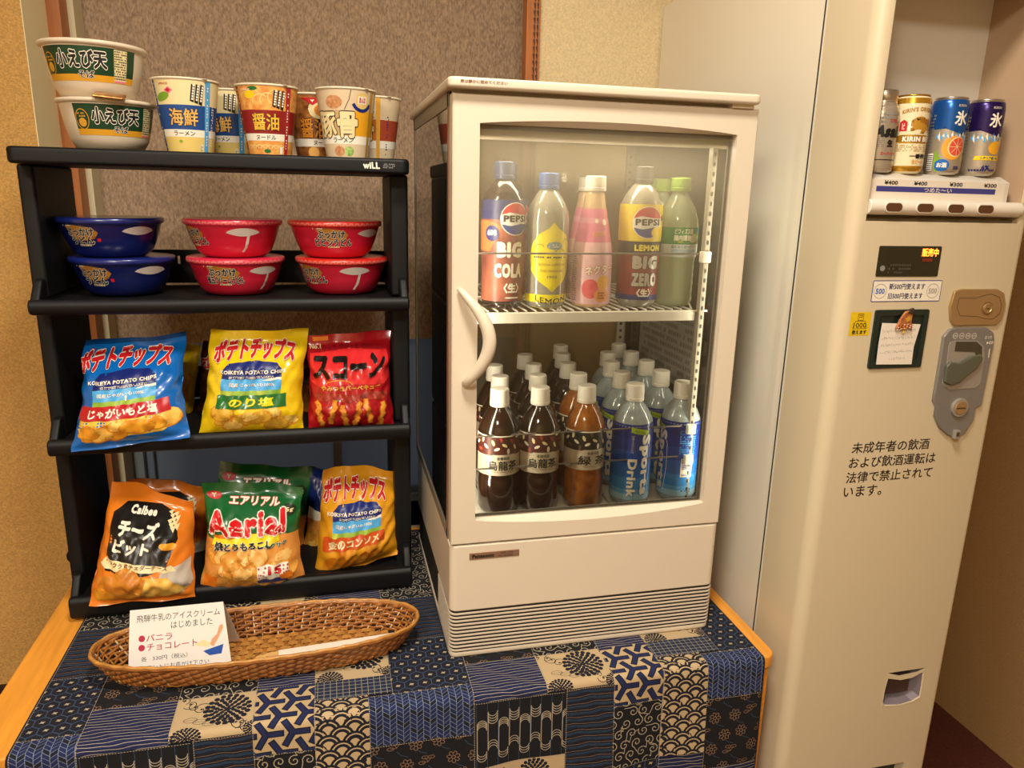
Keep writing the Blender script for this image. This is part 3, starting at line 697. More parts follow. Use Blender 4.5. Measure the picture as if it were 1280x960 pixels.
slab(BZ1, CZ0)
slab(0.20, BZ1, [(VX0, 0.03)]+prof+[(0.60, VF), (0.60, 0.03)]); slab(0.20, BZ1, [(BX1, 0.03), (BX1, VF)]+pr2+[(VX1, 0.03)]); slab(0.04, 0.20)
bmesh.ops.recalc_face_normals(bm, faces=bm.faces); bm.to_mesh(dv.data); bm.free()
for p in dv.data.polygons: p.use_smooth = abs(p.normal.z) < 0.5
dv.data.set_sharp_from_angle(angle=math.radians(30)) if hasattr(dv.data, 'set_sharp_from_angle') else None
vo('door_edge', vb(B(), VX0-0.0004, VX1, 0.0290, 0.0318, 0.05, VZ-0.002), M('edge_light', '#dcd6c8', 0.4), dv)
vo('door_seam', vb(B(), VX0+0.0003, 0.5750, 0.0318, 0.0370, 0.05, VZ-0.004), VK, dv)
vo('can_hatch', vb(B(), 0.60, BX1, VF+0.02, VF+0.025, 0.20, BZ1), VK, dv)
# display recess
REC = M('recess_beige', '#b99c7e', 0.5)
bm = B()
vb(bm, WX0, WX1, 0.060, 0.064, WZ0, WZ1); vb(bm, WX1-0.0015, WX1, VF+0.004, 0.06, WZ0, WZ1); vb(bm, WX0, WX0+0.0015, VF+0.004, 0.06, WZ0, WZ1)
vb(bm, WX0, WX1, VF+0.004, 0.06, WZ1-0.002, WZ1); vb(bm, WX0, WX1, VF+0.03, 0.06, 1.392, 1.396)
cab = bpy.data.objects.get('cabinet')
vo('display_recess', bm, REC, dv)
vo('recess_gap', vb(B(), 0.8385, 0.8423, 0.0575, 0.0600, 1.46, WZ1-0.004), M('gap_brown', '#5a3020', 0.6), dv)
LED = M('ledge_white', '#d9d0c2', 0.4)
bm = B(); prism(bm, [(VF+0.012-VCY, 1.4180), (VF+0.012-VCY, 1.4470), (VF+0.030-VCY, 1.4560), (0.02-VCY, 1.4560), (0.02-VCY, 1.4180)], WX0+0.004-VCX, 0.826-VCX, ax='x')
vo('can_ledge', bm, LED, dv, bevel=0.001)
P = Print(); P.rect(0.5835, 1.4190, 0.8180, 1.4470, M('strip_cream', '#e6dccb', .4), 0)
P.rect(0.5960, 1.4300, 0.8010, 1.4375, M('strip_purple', '#3f3f86', .4), 1)
for x, t in ((0.6195, '¥400'), (0.6690, '¥400'), (0.7300, '¥300'), (0.7905, '¥300')): P.text(t, x, 1.4425, 0.0225, 0.0058, BLACK, 1, bold=.03)
P.text('つめた〜い', 0.7000, 1.4336, 0.0480, 0.0064, WHITE, 2, bold=.01)
P.build('price_strip', lambda u, v, o: Vector((u-VCX, VF+0.0115-o-VCY, v)), dv, label='white price strip with a violet band')
# button bar: rounded bar with four oval wells
bm = B(); prf = [(VF+0.016, 1.4195)]+[(VF+0.004-0.010*math.sin(math.radians(a)), 1.4085+0.0108*math.cos(math.radians(a))) for a in range(0, 181, 20)]+[(VF+0.016, 1.3972)]
prism(bm, [(y-VCY, z) for y, z in prf], 0.5790-VCX, 0.8420-VCX, ax='x'); bar = vo('button_bar', bm, M('bar_white', '#e8dfcf', 0.3, coat=0.3), dv, smooth=False, bevel=0.0012)
for x0, x1 in ((0.6010, 0.6300), (0.6530, 0.6825), (0.7055, 0.7345), (0.7575, 0.7865)):
    bm = B(); prism(bm, [(a-VCX, b) for a, b in rrect(x0, x1, 1.4015, 1.4155, 0.0066, 5)], VF-0.0068-VCY, VF-0.0040-VCY); r = vo('button_rim', bm, M('bar_white'), bar)
    bm = B(); prism(bm, [(a-VCX, b) for a, b in rrect(x0+.0012, x1-.0012, 1.4027, 1.4143, 0.0056, 5)], VF-0.0072-VCY, VF-0.0067-VCY); vo('button', bm, M('button_brown', '#5c3c26', 0.35), r)
vo('under_tray', vb(B(), WX0+.002, WX1-.002, VF+0.012, VF+0.05, 1.3895, 1.3935), M('tray_grey', '#6e6048', 0.5), dv)
# sale display
f_ = lambda u, v, o: Vector((u-VCX, VF-o-VCY, v))
bm = B(); prism(bm, [(a-VCX, b) for a, b in rrect(0.6060, 0.7125, 1.3105, 1.3545, 0.002, 2)], VF-0.0008-VCY, VF+0.001-VCY); o = vo('sale_display', bm, M('panel_olive', '#2b2a1e', 0.25), dv)
P = Print(); P.text('販売中', 0.6930, 1.3455, 0.0285, 0.0120, M('led_amber', '#ff8a2a', .4, emit=3.5), 3, bold=.03); P.rect(0.6795, 1.3395, 0.6980, 1.3515, M('led_red_glow', '#a02008', .5, emit=.5), 1)
P.rect(0.6810, 1.3325, 0.6990, 1.3370, M('led_dim', '#7a2c20', .4), 1); P.ell(0.6155, 1.3225, .0042, .0042, GREY, 1); P.small(0.625, 1.314, 0.663, 1.330, 3, M('print_dim', '#4c4a3a', .5), 1, 2)
P.build('display_print', f_, o, base=0.001)
P = Print(); P.poly(rrect(0.6040, 0.7235, 1.2735, 1.3050, 0.002, 2), M('sticker_blue', '#2a3f8e', .4), 0); P.poly(rrect(0.6052, 0.7223, 1.2747, 1.3038, 0.001, 2), WHITE, 1)
for x, m in ((0.6175, BLUE), (0.7085, SILVER)):
    P.ring(x, 1.2893, .0105, .0006, GREY, 2, 0, 360, 24); P.text('500', x, 1.2893, .0150, .0080, m, 2, bold=.03)
P.text('新500円使えます', 0.6630, 1.2962, 0.0620, 0.0090, M('sticker_ink', '#23305e', .4), 2, bold=.02); P.text('旧500円使えます', 0.6620, 1.2822, 0.0600, 0.0090, M('sticker_ink'), 2, bold=.02)
P.build('coin_sticker', f_, dv, label='white sticker with a blue border')
P = Print(); P.rect(0.5740, 1.2240, 0.6090, 1.2590, M('sticker_yellow', '#e6c21c', .4), 0); P.text('1000', 0.5915, 1.2395, .022, .0075, BLACK, 1, bold=.01); P.text('使えます', 0.5915, 1.2292, .025, .0065, BLACK, 1, bold=.03)
P.line([(0.5800, 1.2345), (0.5830, 1.2455), (0.6000, 1.2455), (0.6030, 1.2345), (0.5800, 1.2345)], .0006, BLACK, 1); P.line([(0.5870, 1.2470), (0.5960, 1.2470), (0.5960, 1.2560), (0.5870, 1.2560), (0.5870, 1.2470)], .0007, BLACK, 1); P.line([(0.589, 1.2515), (0.594, 1.2515), (0.594, 1.254), (0.589, 1.254)], .0007, BLACK, 1)
P.build('bill_sticker', f_, dv, label='yellow sticker reading 1000')
# bill slot
bs = vo('bill_slot', bmesh.new(), M('slot_green', '#1c2b25', 0.3), dv); bm = B()
o1 = [(a-VCX, b) for a, b in rrect(0.6140, 0.7070, 1.1735, 1.2620, 0.003, 3)]; o2 = [(a-VCX, b) for a, b in rrect(0.6225, 0.6985, 1.1830, 1.2535, 0.003, 3)]
def rg(p, y): return [bm.verts.new((a, y-VCY, b)) for a, b in p]
q = [rg(o1, VF+.001), rg(o1, VF-.0030), rg(o2, VF-.0030), rg(o2, VF-.0008)]; n = len(o1)
for A, C in zip(q[:-1], q[1:]):
    for i in range(n): bm.faces.new((A[i], A[(i+1) % n], C[(i+1) % n], C[i]))
bm.faces.new(q[-1]); bmesh.ops.recalc_face_normals(bm, faces=bm.faces); bm.to_mesh(bs.data); bm.free()
# handwritten note and its clip
nt_ = thing('handwritten_note', 'white handwritten note covering the bill slot of the vending machine', 'note', (0.6600, VF-0.0045, 1.2100))
bm = B(); pts = [(-0.0340, 0.0330), (0.0330, 0.0300), (0.0270, -0.0040), (0.0280, -0.0310), (-0.0340, -0.0295), (-0.0350, 0.0)]
prism(bm, pts, -0.0004, 0.0004); obj('paper', bm, M('paper', '#ece2d2', 0.8), nt_)
P = Print(); rd = random.Random(4)
for r in range(5):
    x = -0.030 if r < 4 else -0.012
    while x < (0.024 if r < 4 else 0.016):
        y0 = 0.021-r*0.0105+x*0.03
        for s in range(rd.choice((2, 3))):
            a = rd.uniform(0, PI); l = rd.uniform(.0010, .0022); cx, cy = x+rd.uniform(-.0008, .0008), y0+rd.uniform(-.0014, .0014)
            P.line([(cx-l*math.cos(a), cy-l*math.sin(a)), (cx+l*math.cos(a), cy+l*math.sin(a))], .00032, GREY, 0)
        x += .0036
P.build('handwriting', lambda u, v, o: Vector((u, -0.0004-o, v)), nt_, cell=None, base=.0001)
cl = thing('folded_cloth_ornament', 'small red and gold patterned ornament clipped to the handwritten note', 'ornament', (0.6640, VF-0.0055, 1.2480))
bm = B(); pr = [(-0.017, -0.014), (-0.012, 0.000), (-0.004, 0.012), (0.004, 0.014), (0.009, 0.010), (0.0085, -0.002), (0.012, -0.016), (0.004, -0.013), (-0.004, -0.017), (-0.010, -0.012)]
prism(bm, pr, -0.004, -0.0002); obj('body', bm, M('ornament_red', '#8e3a22', 0.7, c2='#c98a4a', vscale=160), cl, bevel=0.0012)
bm = B(); prism(bm, [(-0.001, 0.010), (0.002, 0.0155), (0.008, 0.0175), (0.011, 0.0120), (0.006, 0.0085)], -0.0055, -0.001); obj('topknot', bm, M('ornament_dark', '#3a2a1c', 0.7), cl, bevel=0.0008)
P = Print()
for k in range(26):
    P.ell(-0.015+0.026*((k*7) % 26)/26, -0.014+0.0085*((k*11) % 26)/26, .0013, .0010, (WHITE, RED, GOLD)[k % 3], 0, 6)
P.poly([(-0.004, 0.002), (0.002, 0.006), (0.005, 0.0), (0.0, -0.004)], GOLD, 0); P.poly([(-0.006, -0.0165), (-0.002, -0.0165), (-0.004, -0.0215)], YEL, 0)
P.build('pattern', lambda u, v, o: Vector((u, -0.0042-o, v)), cl, cell=None)
# lock plate
BR = M('lock_brass', '#b4966a', 0.34, metal=0.55); BR2 = M('lock_line', '#4a3a20', 0.4)
def pxp(lst, y=VF): return [tuple(at(a, b, Y, y)[i] for i in (0, 2)) for a, b in lst]
lk = pxp([(1191, 364), (1200, 361), (1245, 361), (1253, 366), (1255, 380), (1250, 398), (1243, 406), (1190, 407), (1186, 400), (1185, 384)])
bm = B(); prism(bm, [(a-VCX, b) for a, b in lk], VF-0.0045-VCY, VF+0.001-VCY); lo = vo('lock_plate', bm, BR, dv, bevel=0.0018, seg=3)
cc = at(1231, 385, Y, VF)
P = Print(); kp = pxp([(1196, 372), (1218, 372), (1226, 369), (1236, 367), (1246, 371), (1249, 381), (1246, 392), (1238, 398), (1229, 398), (1218, 395), (1197, 394), (1193, 384), (1196, 372)])
P.line(kp, .0006, BR2, 0); P.ring(cc.x, cc.z, .0095, .0006, BR2, 0); P.build('lock_outline', lambda u, v, o: Vector((u-VCX, VF-0.0045-o-VCY, v)), lo)
bm = B(); lathe(bm, [(0.0078, 0), (0.0078, 0.0022), (0.006, 0.0026), (0.0052, 0.0016)], 24); k_ = vo('lock_cylinder', bm, BR, lo); k_.rotation_euler = (PI/2, 0, 0); k_.location = (cc.x-VCX, VF-0.0045-VCY, cc.z)
vo('keyhole', vb(B(), cc.x-.003, cc.x+.003, VF-.0071, VF-.006, cc.z-.0007, cc.z+.0007), BR2, lo)
# coin mechanism
GP = M('coin_grey', '#86827c', 0.38, metal=0.25); GP2 = M('coin_grey_light', '#a09a90', 0.35, metal=0.25)
cm = pxp([(1185, 411), (1194, 409), (1231, 409), (1239, 415), (1240, 424), (1231, 470), (1224, 505), (1217, 509), (1214, 524), (1203, 541), (1192, 547), (1182, 543), (1172, 534), (1166, 520), (1168, 508), (1164, 501), (1166, 488), (1174, 440), (1177, 420)])
bm = B(); prism(bm, [(a-VCX, b) for a, b in cm], VF-0.0055-VCY, VF+0.001-VCY); cp = vo('coin_plate', bm, GP, dv, bevel=0.0018)
dish = pxp([(1184, 427), (1190, 425), (1218, 425), (1226, 432), (1227, 445), (1222, 478), (1216, 484), (1184, 486), (1176, 482), (1174, 478), (1180, 452), (1182, 432)])
bm = B(); prism(bm, [(a-VCX, b) for a, b in dish], VF-0.0063-VCY, VF-0.005-VCY); d_ = vo('coin_dish', bm, GP2, cp, bevel=0.0005)
bm = B(); prism(bm, [(a-VCX, b) for a, b in pxp([(1191, 426), (1216, 426), (1223, 432), (1223, 442), (1216, 444), (1214, 439), (1189, 438)])], VF-0.0068-VCY, VF-0.0058-VCY); vo('slot_shade', bm, M('coin_dark', '#45402f', .4), d_)
bm = B(); prism(bm, [(a-VCX, b) for a, b in pxp([(1177, 456), (1182, 451), (1194, 452), (1208, 444), (1220, 441), (1222, 447), (1214, 459), (1202, 468), (1192, 477), (1182, 480), (1174, 476)])], VF-0.0115-VCY, VF-0.006-VCY); vo('return_lever', bm, M('lever_green', '#585a4a', .35), cp, bevel=0.002)
c2 = at(1195, 508, Y, VF)
for nm, r, h0, m in (('lock_ring', 0.0152, 0.0032, GP2), ('cam_lock', 0.0112, 0.0042, BR)):
    bm = B(); lathe(bm, [(r, 0), (r, h0), (r-.0012, h0+.0008)], 28); k_ = vo(nm, bm, m, cp); k_.rotation_euler = (PI/2, 0, 0); k_.location = (c2.x-VCX, VF-0.0055-VCY, c2.z)
vo('cam_slot', vb(B(), c2.x-.0080, c2.x+.0080, VF-.0108, VF-.0095, c2.z-.0012, c2.z+.0010), BR2, cp)
h3 = at(1190, 540, Y, VF); o = vo('hasp', vb(B(), h3.x-.0045, h3.x+.0045, VF-.012, VF-.005, h3.z-.008, h3.z+.006), M('coin_grey_light'), cp, bevel=.0008)
vo('hasp_hole', vb(B(), h3.x-.0026, h3.x+.0026, VF-.0124, VF-.0119, h3.z-.0035, h3.z+.003), BR2, cp)
P = Print(); 
for k, t in enumerate(('500', '100', '50', '10')):
    p = at(1190.5+7.8*k, 419, Y, VF); P.ring(p.x, p.z, .0043, .0006, WHITE, 0, 0, 360, 14); P.text(t, p.x, p.z, .0055, .0030, WHITE, 0)
p = at(1231.5, 421, Y, VF); P.text('おつり', p.x, p.z, .0125, .0055, WHITE, 0, bold=.01); p = at(1233.5, 427.5, Y, VF); P.text('▶返却', p.x, p.z, .0120, .0052, WHITE, 0, bold=.01)
p = at(1232, 441, Y, VF); P.line([(p.x, p.z+.007), (p.x+.001, p.z-.006)], .0016, WHITE, 0)
P.build('coin_print', lambda u, v, o: Vector((u-VCX, VF-0.0055-o-VCY, v)), cp)
# notice
P = Print(); INK = M('print_ink', '#221c16', .5)
for t, x0, x1, z in (('未成年者の飲酒', .6085, .7495, 1.0480), ('および飲酒運転は', .6070, .7655, 1.0240), ('法律で禁止されて', .6055, .7640, 0.9995), ('います。', .6045, .6740, 0.9760)):
    P.text(t, (x0+x1)/2, z, x1-x0, .0185, INK, 0, bold=.012)
P.build('notice_lettering', f_, dv, label='black notice lettering')
# coin return cup
bm = B(); rp = pxp([(1110, 848), (1126, 850), (1140, 847), (1155, 839), (1153, 856), (1150, 871), (1140, 877), (1124, 882), (1105, 882), (1103, 879), (1106, 862)])
def inset(p, k):
    mx = sum(a for a, b in p)/len(p); mz = sum(b for a, b in p)/len(p); return [(mx+(a-mx)*k, mz+(b-mz)*k) for a, b in p]
vo('coin_return_frame', bmesh.new(), VM, dv); fo_ = bpy.data.objects['coin_return_frame']
bm = B(); big = [(CR0, CZ1), ] ; n = len(rp)
hull = [(min(max(a+(a-0.783)*.6, CR0-.0005), CR1+.0005), min(max(b+(b-0.599)*.6, CZ0-.0005), CZ1+.0005)) for a, b in rp]
A = [bm.verts.new((a-VCX, VF-VCY, b)) for a, b in hull]; C_ = [bm.verts.new((a-VCX, VF-.0004-VCY, b)) for a, b in rp]; D_ = [bm.verts.new((a-VCX, VF+.002-VCY, b)) for a, b in inset(rp, .94)]
for P_, Q_ in ((A, C_), (C_, D_)):
    for i in range(n): bm.faces.new((P_[i], P_[(i+1) % n], Q_[(i+1) % n], Q_[i]))
bmesh.ops.recalc_face_normals(bm, faces=bm.faces); bm.to_mesh(fo_.data); bm.free()
bm = B(); a = inset(rp, .95); A = [bm.verts.new((p[0]-VCX, VF+.001-VCY, p[1])) for p in a]; C_ = [bm.verts.new((p[0]-VCX-.004, VF+.026-VCY, p[1]+.006)) for p in inset(rp, .72)]
for i in range(n): bm.faces.new((A[i], A[(i+1) % n], C_[(i+1) % n], C_[i]))
bm.faces.new(C_); vo('coin_cup', bm, M('cup_grey', '#8a8088', .3, metal=.3), dv)
vo('coin_flap', vb(B(), 0.752, 0.800, VF+.008, VF+.010, .585, .622), M('flap_smoke', '#4a3a38', .2), dv)
# ------------------------------------------------------------------ noodle cups and bowls
def prof_r(prof, z):
    for (a, b) in zip(prof[:-1], prof[1:]):
        if a[1] <= z <= b[1] and b[1] > a[1]: return a[0]+(b[0]-a[0])*(z-a[1])/(b[1]-a[1])
    return prof[-1][0] if z > prof[-1][1] else prof[0][0]
def wrap(prof, rref, a0=0.0):
    """print wrapped round a turned body; u runs to the right as seen from the front"""
    def fn(u, v, o):
        a = u/rref+a0; r = prof_r(prof, v)+o
        return Vector((r*math.sin(a), -r*math.cos(a), v))
    return fn
def face(x, y):   # turn a thing so that its front looks at the camera
    return math.atan2(-(CAM.x-x), -(CAM.y-y))*1.0 if False else math.atan2(CAM.x-x, -(CAM.y-y))
CUPW = M('cup_paper', '#e8dcc8', 0.4, coat=0.2); LID = M('lid_paper', '#e4d8bc', 0.4)
CP = [(0.0335, 0.0), (0.0340, 0.003), (0.0475, 0.1030), (0.0480, 0.1040)]
def cup(label, loc, art, rz=0.0):
    t = thing('noodle_cup', label, 'noodle cup', loc, face(loc[0], loc[1])*0.0+rz, 'noodle cups on the top board')
    bm = B(); lathe(bm, [(0.0315, 0.002), (0.0335, 0.0)]+CP[1:3]+[(0.0478, 0.1038)], 48, cap1=False); obj('cup_body', bm, CUPW, t, smooth=True)
    bm = B(); lathe(bm, [(0.0478, 0.1030), (0.0492, 0.1038), (0.0496, 0.1052), (0.0490, 0.1066), (0.0478, 0.1066), (0.0470, 0.1058)], 48, cap0=False); obj('lid', bm, LID, t, smooth=True)
    bm = B(); prism(bm, [(0.0475*math.sin(a), -0.0475*math.cos(a)) for a in [math.radians(28+4*k) for k in range(5)]]+[(0.055*math.sin(math.radians(36)), -0.0540*math.cos(math.radians(36)))], 0.1056, 0.1062, ax='z'); obj('lid_tab', bm, LID, t)
    P = Print(); art(P); P.build('sleeve_print', wrap(CP, 0.042), t, cell=(0.005, 0.02), base=.0002, step=.00012)
    return t
def cup_base(P, top, band, low, strip, sx, title, sub, titlecol=GOLD, tx=0.0, tw=.046, side=None):
    W = 0.131; side = side or band
    P.rect(-W, .001, W, .103, low, 0); P.rect(-W, .068, W, .103, top, 1); P.rect(-W, .032, W, .068, band, 1); P.rect(-W, .0225, W, .033, WHITE, 1)
    P.text(title, tx, .0505, tw, .0250, titlecol, 5, bold=.022, out=M('title_edge', '#2a1a10', .45), outw=.028)
    P.text(sub, tx-.001, .0275, .034, .0070, BLACK, 2, bold=.02)
    P.rect(sx, .001, sx+.0085, .103, strip, 3); P.small(sx+.003, .01, sx+.0055, .10, 22, WHITE, 4, 3, .7)
    for k, x in enumerate((.0165, .0105, .0045)):
        x += tx+.006; P.poly([(x, .070+k*.002), (x+.005, .068+k*.002), (x+.008, .096), (x+.003, .098)], BLACK, 4)
        for q in range(6): P.rect(x+.0022+q*.0005, .0735+q*.0038+k*.001, x+.0050+q*.0005, .0762+q*.0038+k*.001, WHITE, 5)
    P.rect(-.052, .001, -.046, .103, side, 3); P.small(-.050, .005, -.047, .10, 20, CREAM, 4, 2)
def art_sea(P):
    cup_base(P, CREAM, M('cup_blue', '#1d4a8e', .4), M('cup_yellow', '#e2c672', .4), SKY, .0285, '海鮮', 'ラーメン', M('gold_pale', '#e0b060', .4), tx=-.004, tw=.043)
    P.ell(-.033, .079, .012, .006, LGREEN, 2, rot=.3); P.poly([(-.028, .088), (-.021, .093), (-.015, .088), (-.022, .082)], PINK, 2); P.poly([(-.026, .088), (-.022, .091), (-.018, .088), (-.022, .085)], RED, 3)
    P.text('J-PRICE', -.029, .0965, .016, .004, RED, 3, bold=.02); P.ell(-.012, .016, .003, .002, LGREEN, 2); P.rect(.0205, .003, .0260, .0125, WHITE, 2); P.small(.021, .003, .0255, .012, 4, BLACK, 3, 1)
    P.small(.042, .01, .047, .07, 16, WHITE, 3, 5)
def art_soy(P):
    cup_base(P, M('noodle_orange', '#d8823a', .45, c2='#f0b860', vscale=120), M('cup_red', '#8e1e1c', .4), M('noodle_orange'), M('strip_red', '#a8242a', .4), .0300, '醤油', 'ヌードル', M('gold_yellow', '#e8b83c', .4), tx=-.002, tw=.042)
    for k in range(7): P.ring(-.030+k*.011, .083+.004*math.sin(k*2), .011, .0016, M('noodle_pale', '#f0cc80', .5), 2, 20*k, 20*k+150, 10)
    for k in range(8): P.ring(-.036+k*.010, .006, .010, .0015, M('noodle_pale'), 2, 30, 150, 8)
    P.ell(-.024, .090, .008, .006, YEL, 3); P.ell(-.018, .099, .007, .003, GREEN, 3); P.text('J-PRICE', -.030, .0965, .016, .004, WHITE, 4, bold=.02); P.rect(.0210, .003, .0265, .014, WHITE, 3)
    P.ell(-.002, .007, .006, .003, GREEN, 3)
def art_dark(P):
    W = .131; P.rect(-W, .001, W, .103, M('photo_brown', '#6a3416', .45, c2='#b87a3a', vscale=90), 0); P.rect(-W, .0205, W, .033, WHITE, 1); P.rect(.004, .034, W, .078, M('ink_navy', '#10122a', .4), 1)
    P.ell(.008, .080, .017, .015, CREAM, 2); P.ell(.010, .079, .010, .009, M('egg', '#e08a30', .4), 3); P.text('醤油', -.002, .050, .046, .032, M('gold_orange', '#d88a28', .4), 4, bold=.022, out=BLACK, outw=.03)
    P.text('ヌードル', .014, .0270, .034, .0075, BLACK, 2, bold=.02); P.ell(-.004, .011, .011, .009, M('dumpling', '#e8ae5a', .5), 2); P.poly([(-.02, .098), (.016, .098), (-.002, .086)], RED, 3); P.poly([(-.005, .095), (.001, .095), (-.002, .091)], WHITE, 4)
def art_pork(P):
    W = .131; P.rect(-W, .001, W, .103, M('soup_beige', '#d8c2a0', .45), 0); P.rect(.004, .034, W, .072, M('orange_yellow', '#e6a41e', .4), 1); P.rect(-W, .034, .004, .072, M('soup_tan', '#c8a472', .45), 1)
    P.rect(-W, .0215, W, .034, WHITE, 1)
    P.text('豚骨', -.0210, .0505, .072, .040, CREAM, 4, bold=.035, out=M('title_edge'), outw=.035)
    P.text('ラーメン', -.010, .0275, .036, .0080, BLACK, 2, bold=.02)
    P.ell(-.022, .084, .013, .010, M('meat_mince', '#b0703c', .6, c2='#d8a070', vscale=200), 2); P.line([(.004, .102), (.001, .088), (-.006, .073)], .0009, BLACK, 3)
    P.ell(.022, .087, .0105, .0125, M('soup_gold', '#e0c070', .4), 2); P.rect(.0145, .0825, .0285, .0935, WHORED[0], 3); P.text('富山県\n産胡椒', .0215, .088, .011, .008, RED, 4, bold=.02)
    P.ring(.0215, .0875, .0150, .0050, NAVY, 3, 205, 335, 10); P.ell(.0005, .0105, .0085, .0075, M('scallion', '#6a9a3c', .5, c2='#c8d880', vscale=250), 2); P.ell(-.018, .0105, .010, .008, M('meat_mince'), 2)
    P.rect(.0360, .001, .0425, .103, M('strip_gold', '#b88a2a', .4), 3)
WHORED = [WHITE]
def art_side(P):
    W = .131; P.rect(-W, .001, W, .103, M('soup_beige'), 0); P.rect(-W, .034, W, .068, M('rust', '#a5442a', .45), 1); P.rect(-.02, .034, .006, .068, M('orange_band', '#c8702a', .45), 2); P.rect(-W, .0215, W, .034, WHITE, 1)
    P.text('骨', -.010, .050, .026, .034, CREAM, 4, bold=.035, out=M('title_edge'), outw=.035); P.rect(.0065, .001, .0135, .103, M('strip_gold2', '#d8a03a', .4), 3); P.small(.026, .01, .030, .075, 16, NAVY, 3, 2)
    P.small(-.004, .070, .004, .094, 8, NAVY, 3, 4)
def art_blue2(P):
    art_sea(P)
TOPZ = 1.4640
# (x, y) where each cup stands
cup('cream and blue noodle cup with gold characters, leftmost cup on the rack top', (-0.3680, 0.292, TOPZ), art_sea, rz=0.10)
cup('blue-banded noodle cup half hidden behind the leftmost blue one', (-0.3120, 0.400, TOPZ), art_blue2, rz=-.40)
cup('red and orange soy noodle cup in front, third from left', (-0.2500, 0.312, TOPZ), art_soy, rz=0.02)
cup('dark brown noodle cup with an egg picture, between the red and the orange cups', (-0.1760, 0.395, TOPZ), art_dark, rz=-.05)
cup('beige and orange pork noodle cup in front at the right', (-0.1265, 0.300, TOPZ), art_pork, rz=0.05)
cup('rust-banded noodle cup with a gold stripe at the right end of the rack top', (-0.0775, 0.392, TOPZ), art_side, rz=-.12)

BW = M('bowl_white', '#dcccb4', 0.35, coat=0.3)
def soba(label, loc, rz, s=1.0, K=1.12):
    t = thing('soba_bowl', label, 'noodle bowl', loc, rz, 'white soba bowls stacked on the rack top')
    pr = [(0.040, 0.0), (0.0500, 0.003), (0.0580, 0.014), (0.0640, 0.035), (0.0690, 0.0585), (0.0695, 0.0600)]
    pr = [(a*s, b*K) for a, b in pr]
    bm = B(); lathe(bm, pr, 56, cap1=False); obj('bowl_body', bm, BW, t, smooth=True)
    bm = B(); lathe(bm, [(0.0695*s, 0.0590*K), (0.0735*s, 0.0605*K), (0.0742*s, 0.0625*K), (0.0732*s, 0.0650*K), (0.0700*s, 0.0655*K), (0.066*s, 0.0645*K)], 56, cap0=False); obj('lid', bm, BW, t, smooth=True)
    P = Print(); R0 = .065*s; a0 = -.058*s; a1 = .082*s; Wk = (a1-a0)
    P.rect(a0, .0235, a1, .0575, DGREEN, 0); P.rect(a0, .0185, a1, .0260, M('soba_yellow', '#d69a22', .4), 1)
    P.text('小えび天', .004*s, .0430, .070*s, .0210, BLACK, 4, bold=.04, out=WHITE, outw=.045); P.text('そば', .010*s, .0262, .022*s, .0085, BLACK, 6, bold=.03, out=WHITE, outw=.05)
    P.ring(-.046*s, .038, .0100, .0010, GOLD, 2, 0, 360, 20, .0125); P.ell(-.046*s, .034, .0060, .0055, GOLD, 2); P.small(-.053*s, .040, -.039*s, .047, 2, GOLD, 3, 6)
    P.rect(.0485*s, .0195, .0680*s, .0565, CREAM, 2); P.small(.0490*s, .0225, .0675*s, .0560, 12, BLACK, 3, 8); P.rect(.0490*s, .0195, .0675*s, .0215, PINK, 3)
    for i_, q_ in enumerate(P.items): P.items[i_] = ([(p_[0], p_[1]*K)+tuple(p_[2:]) for p_ in q_[0]],)+q_[1:]
    P.build('label_print', wrap(pr, R0), t, cell=(0.006, 0.006), base=.0002, step=.00012)
    return t
soba('white soba bowl with a dark green label, lower one of the stack', (-0.4890, 0.322, TOPZ), 0.36, 0.95)
soba('white soba bowl with a dark green label, upper one of the stack', (-0.5000, 0.322, TOPZ+0.0734), -0.10, 1.0, 1.20)
o = obj('sauce_sachet', prism(B(), [(-0.020, -0.012), (0.022, -0.015), (0.024, 0.010), (-0.018, 0.013)], -0.0022, 0.0022, ax='z'), M('sachet_gold', '#c89a50', 0.25, metal=0.5, c2='#8a4a20', vscale=80), None, bevel=0.002)
o.location = (-0.470, 0.256, TOPZ+0.0765); o.rotation_euler = (0.3, 0.05, 0.1); tag(o, 'gold foil sachet lying on the rim of the lower soba bowl', 'sachet')
# upper bowl rests on the lid of the lower one
bm = B(); lathe(bm, [(0.044, 0), (0.044, 0.0135)], 32)

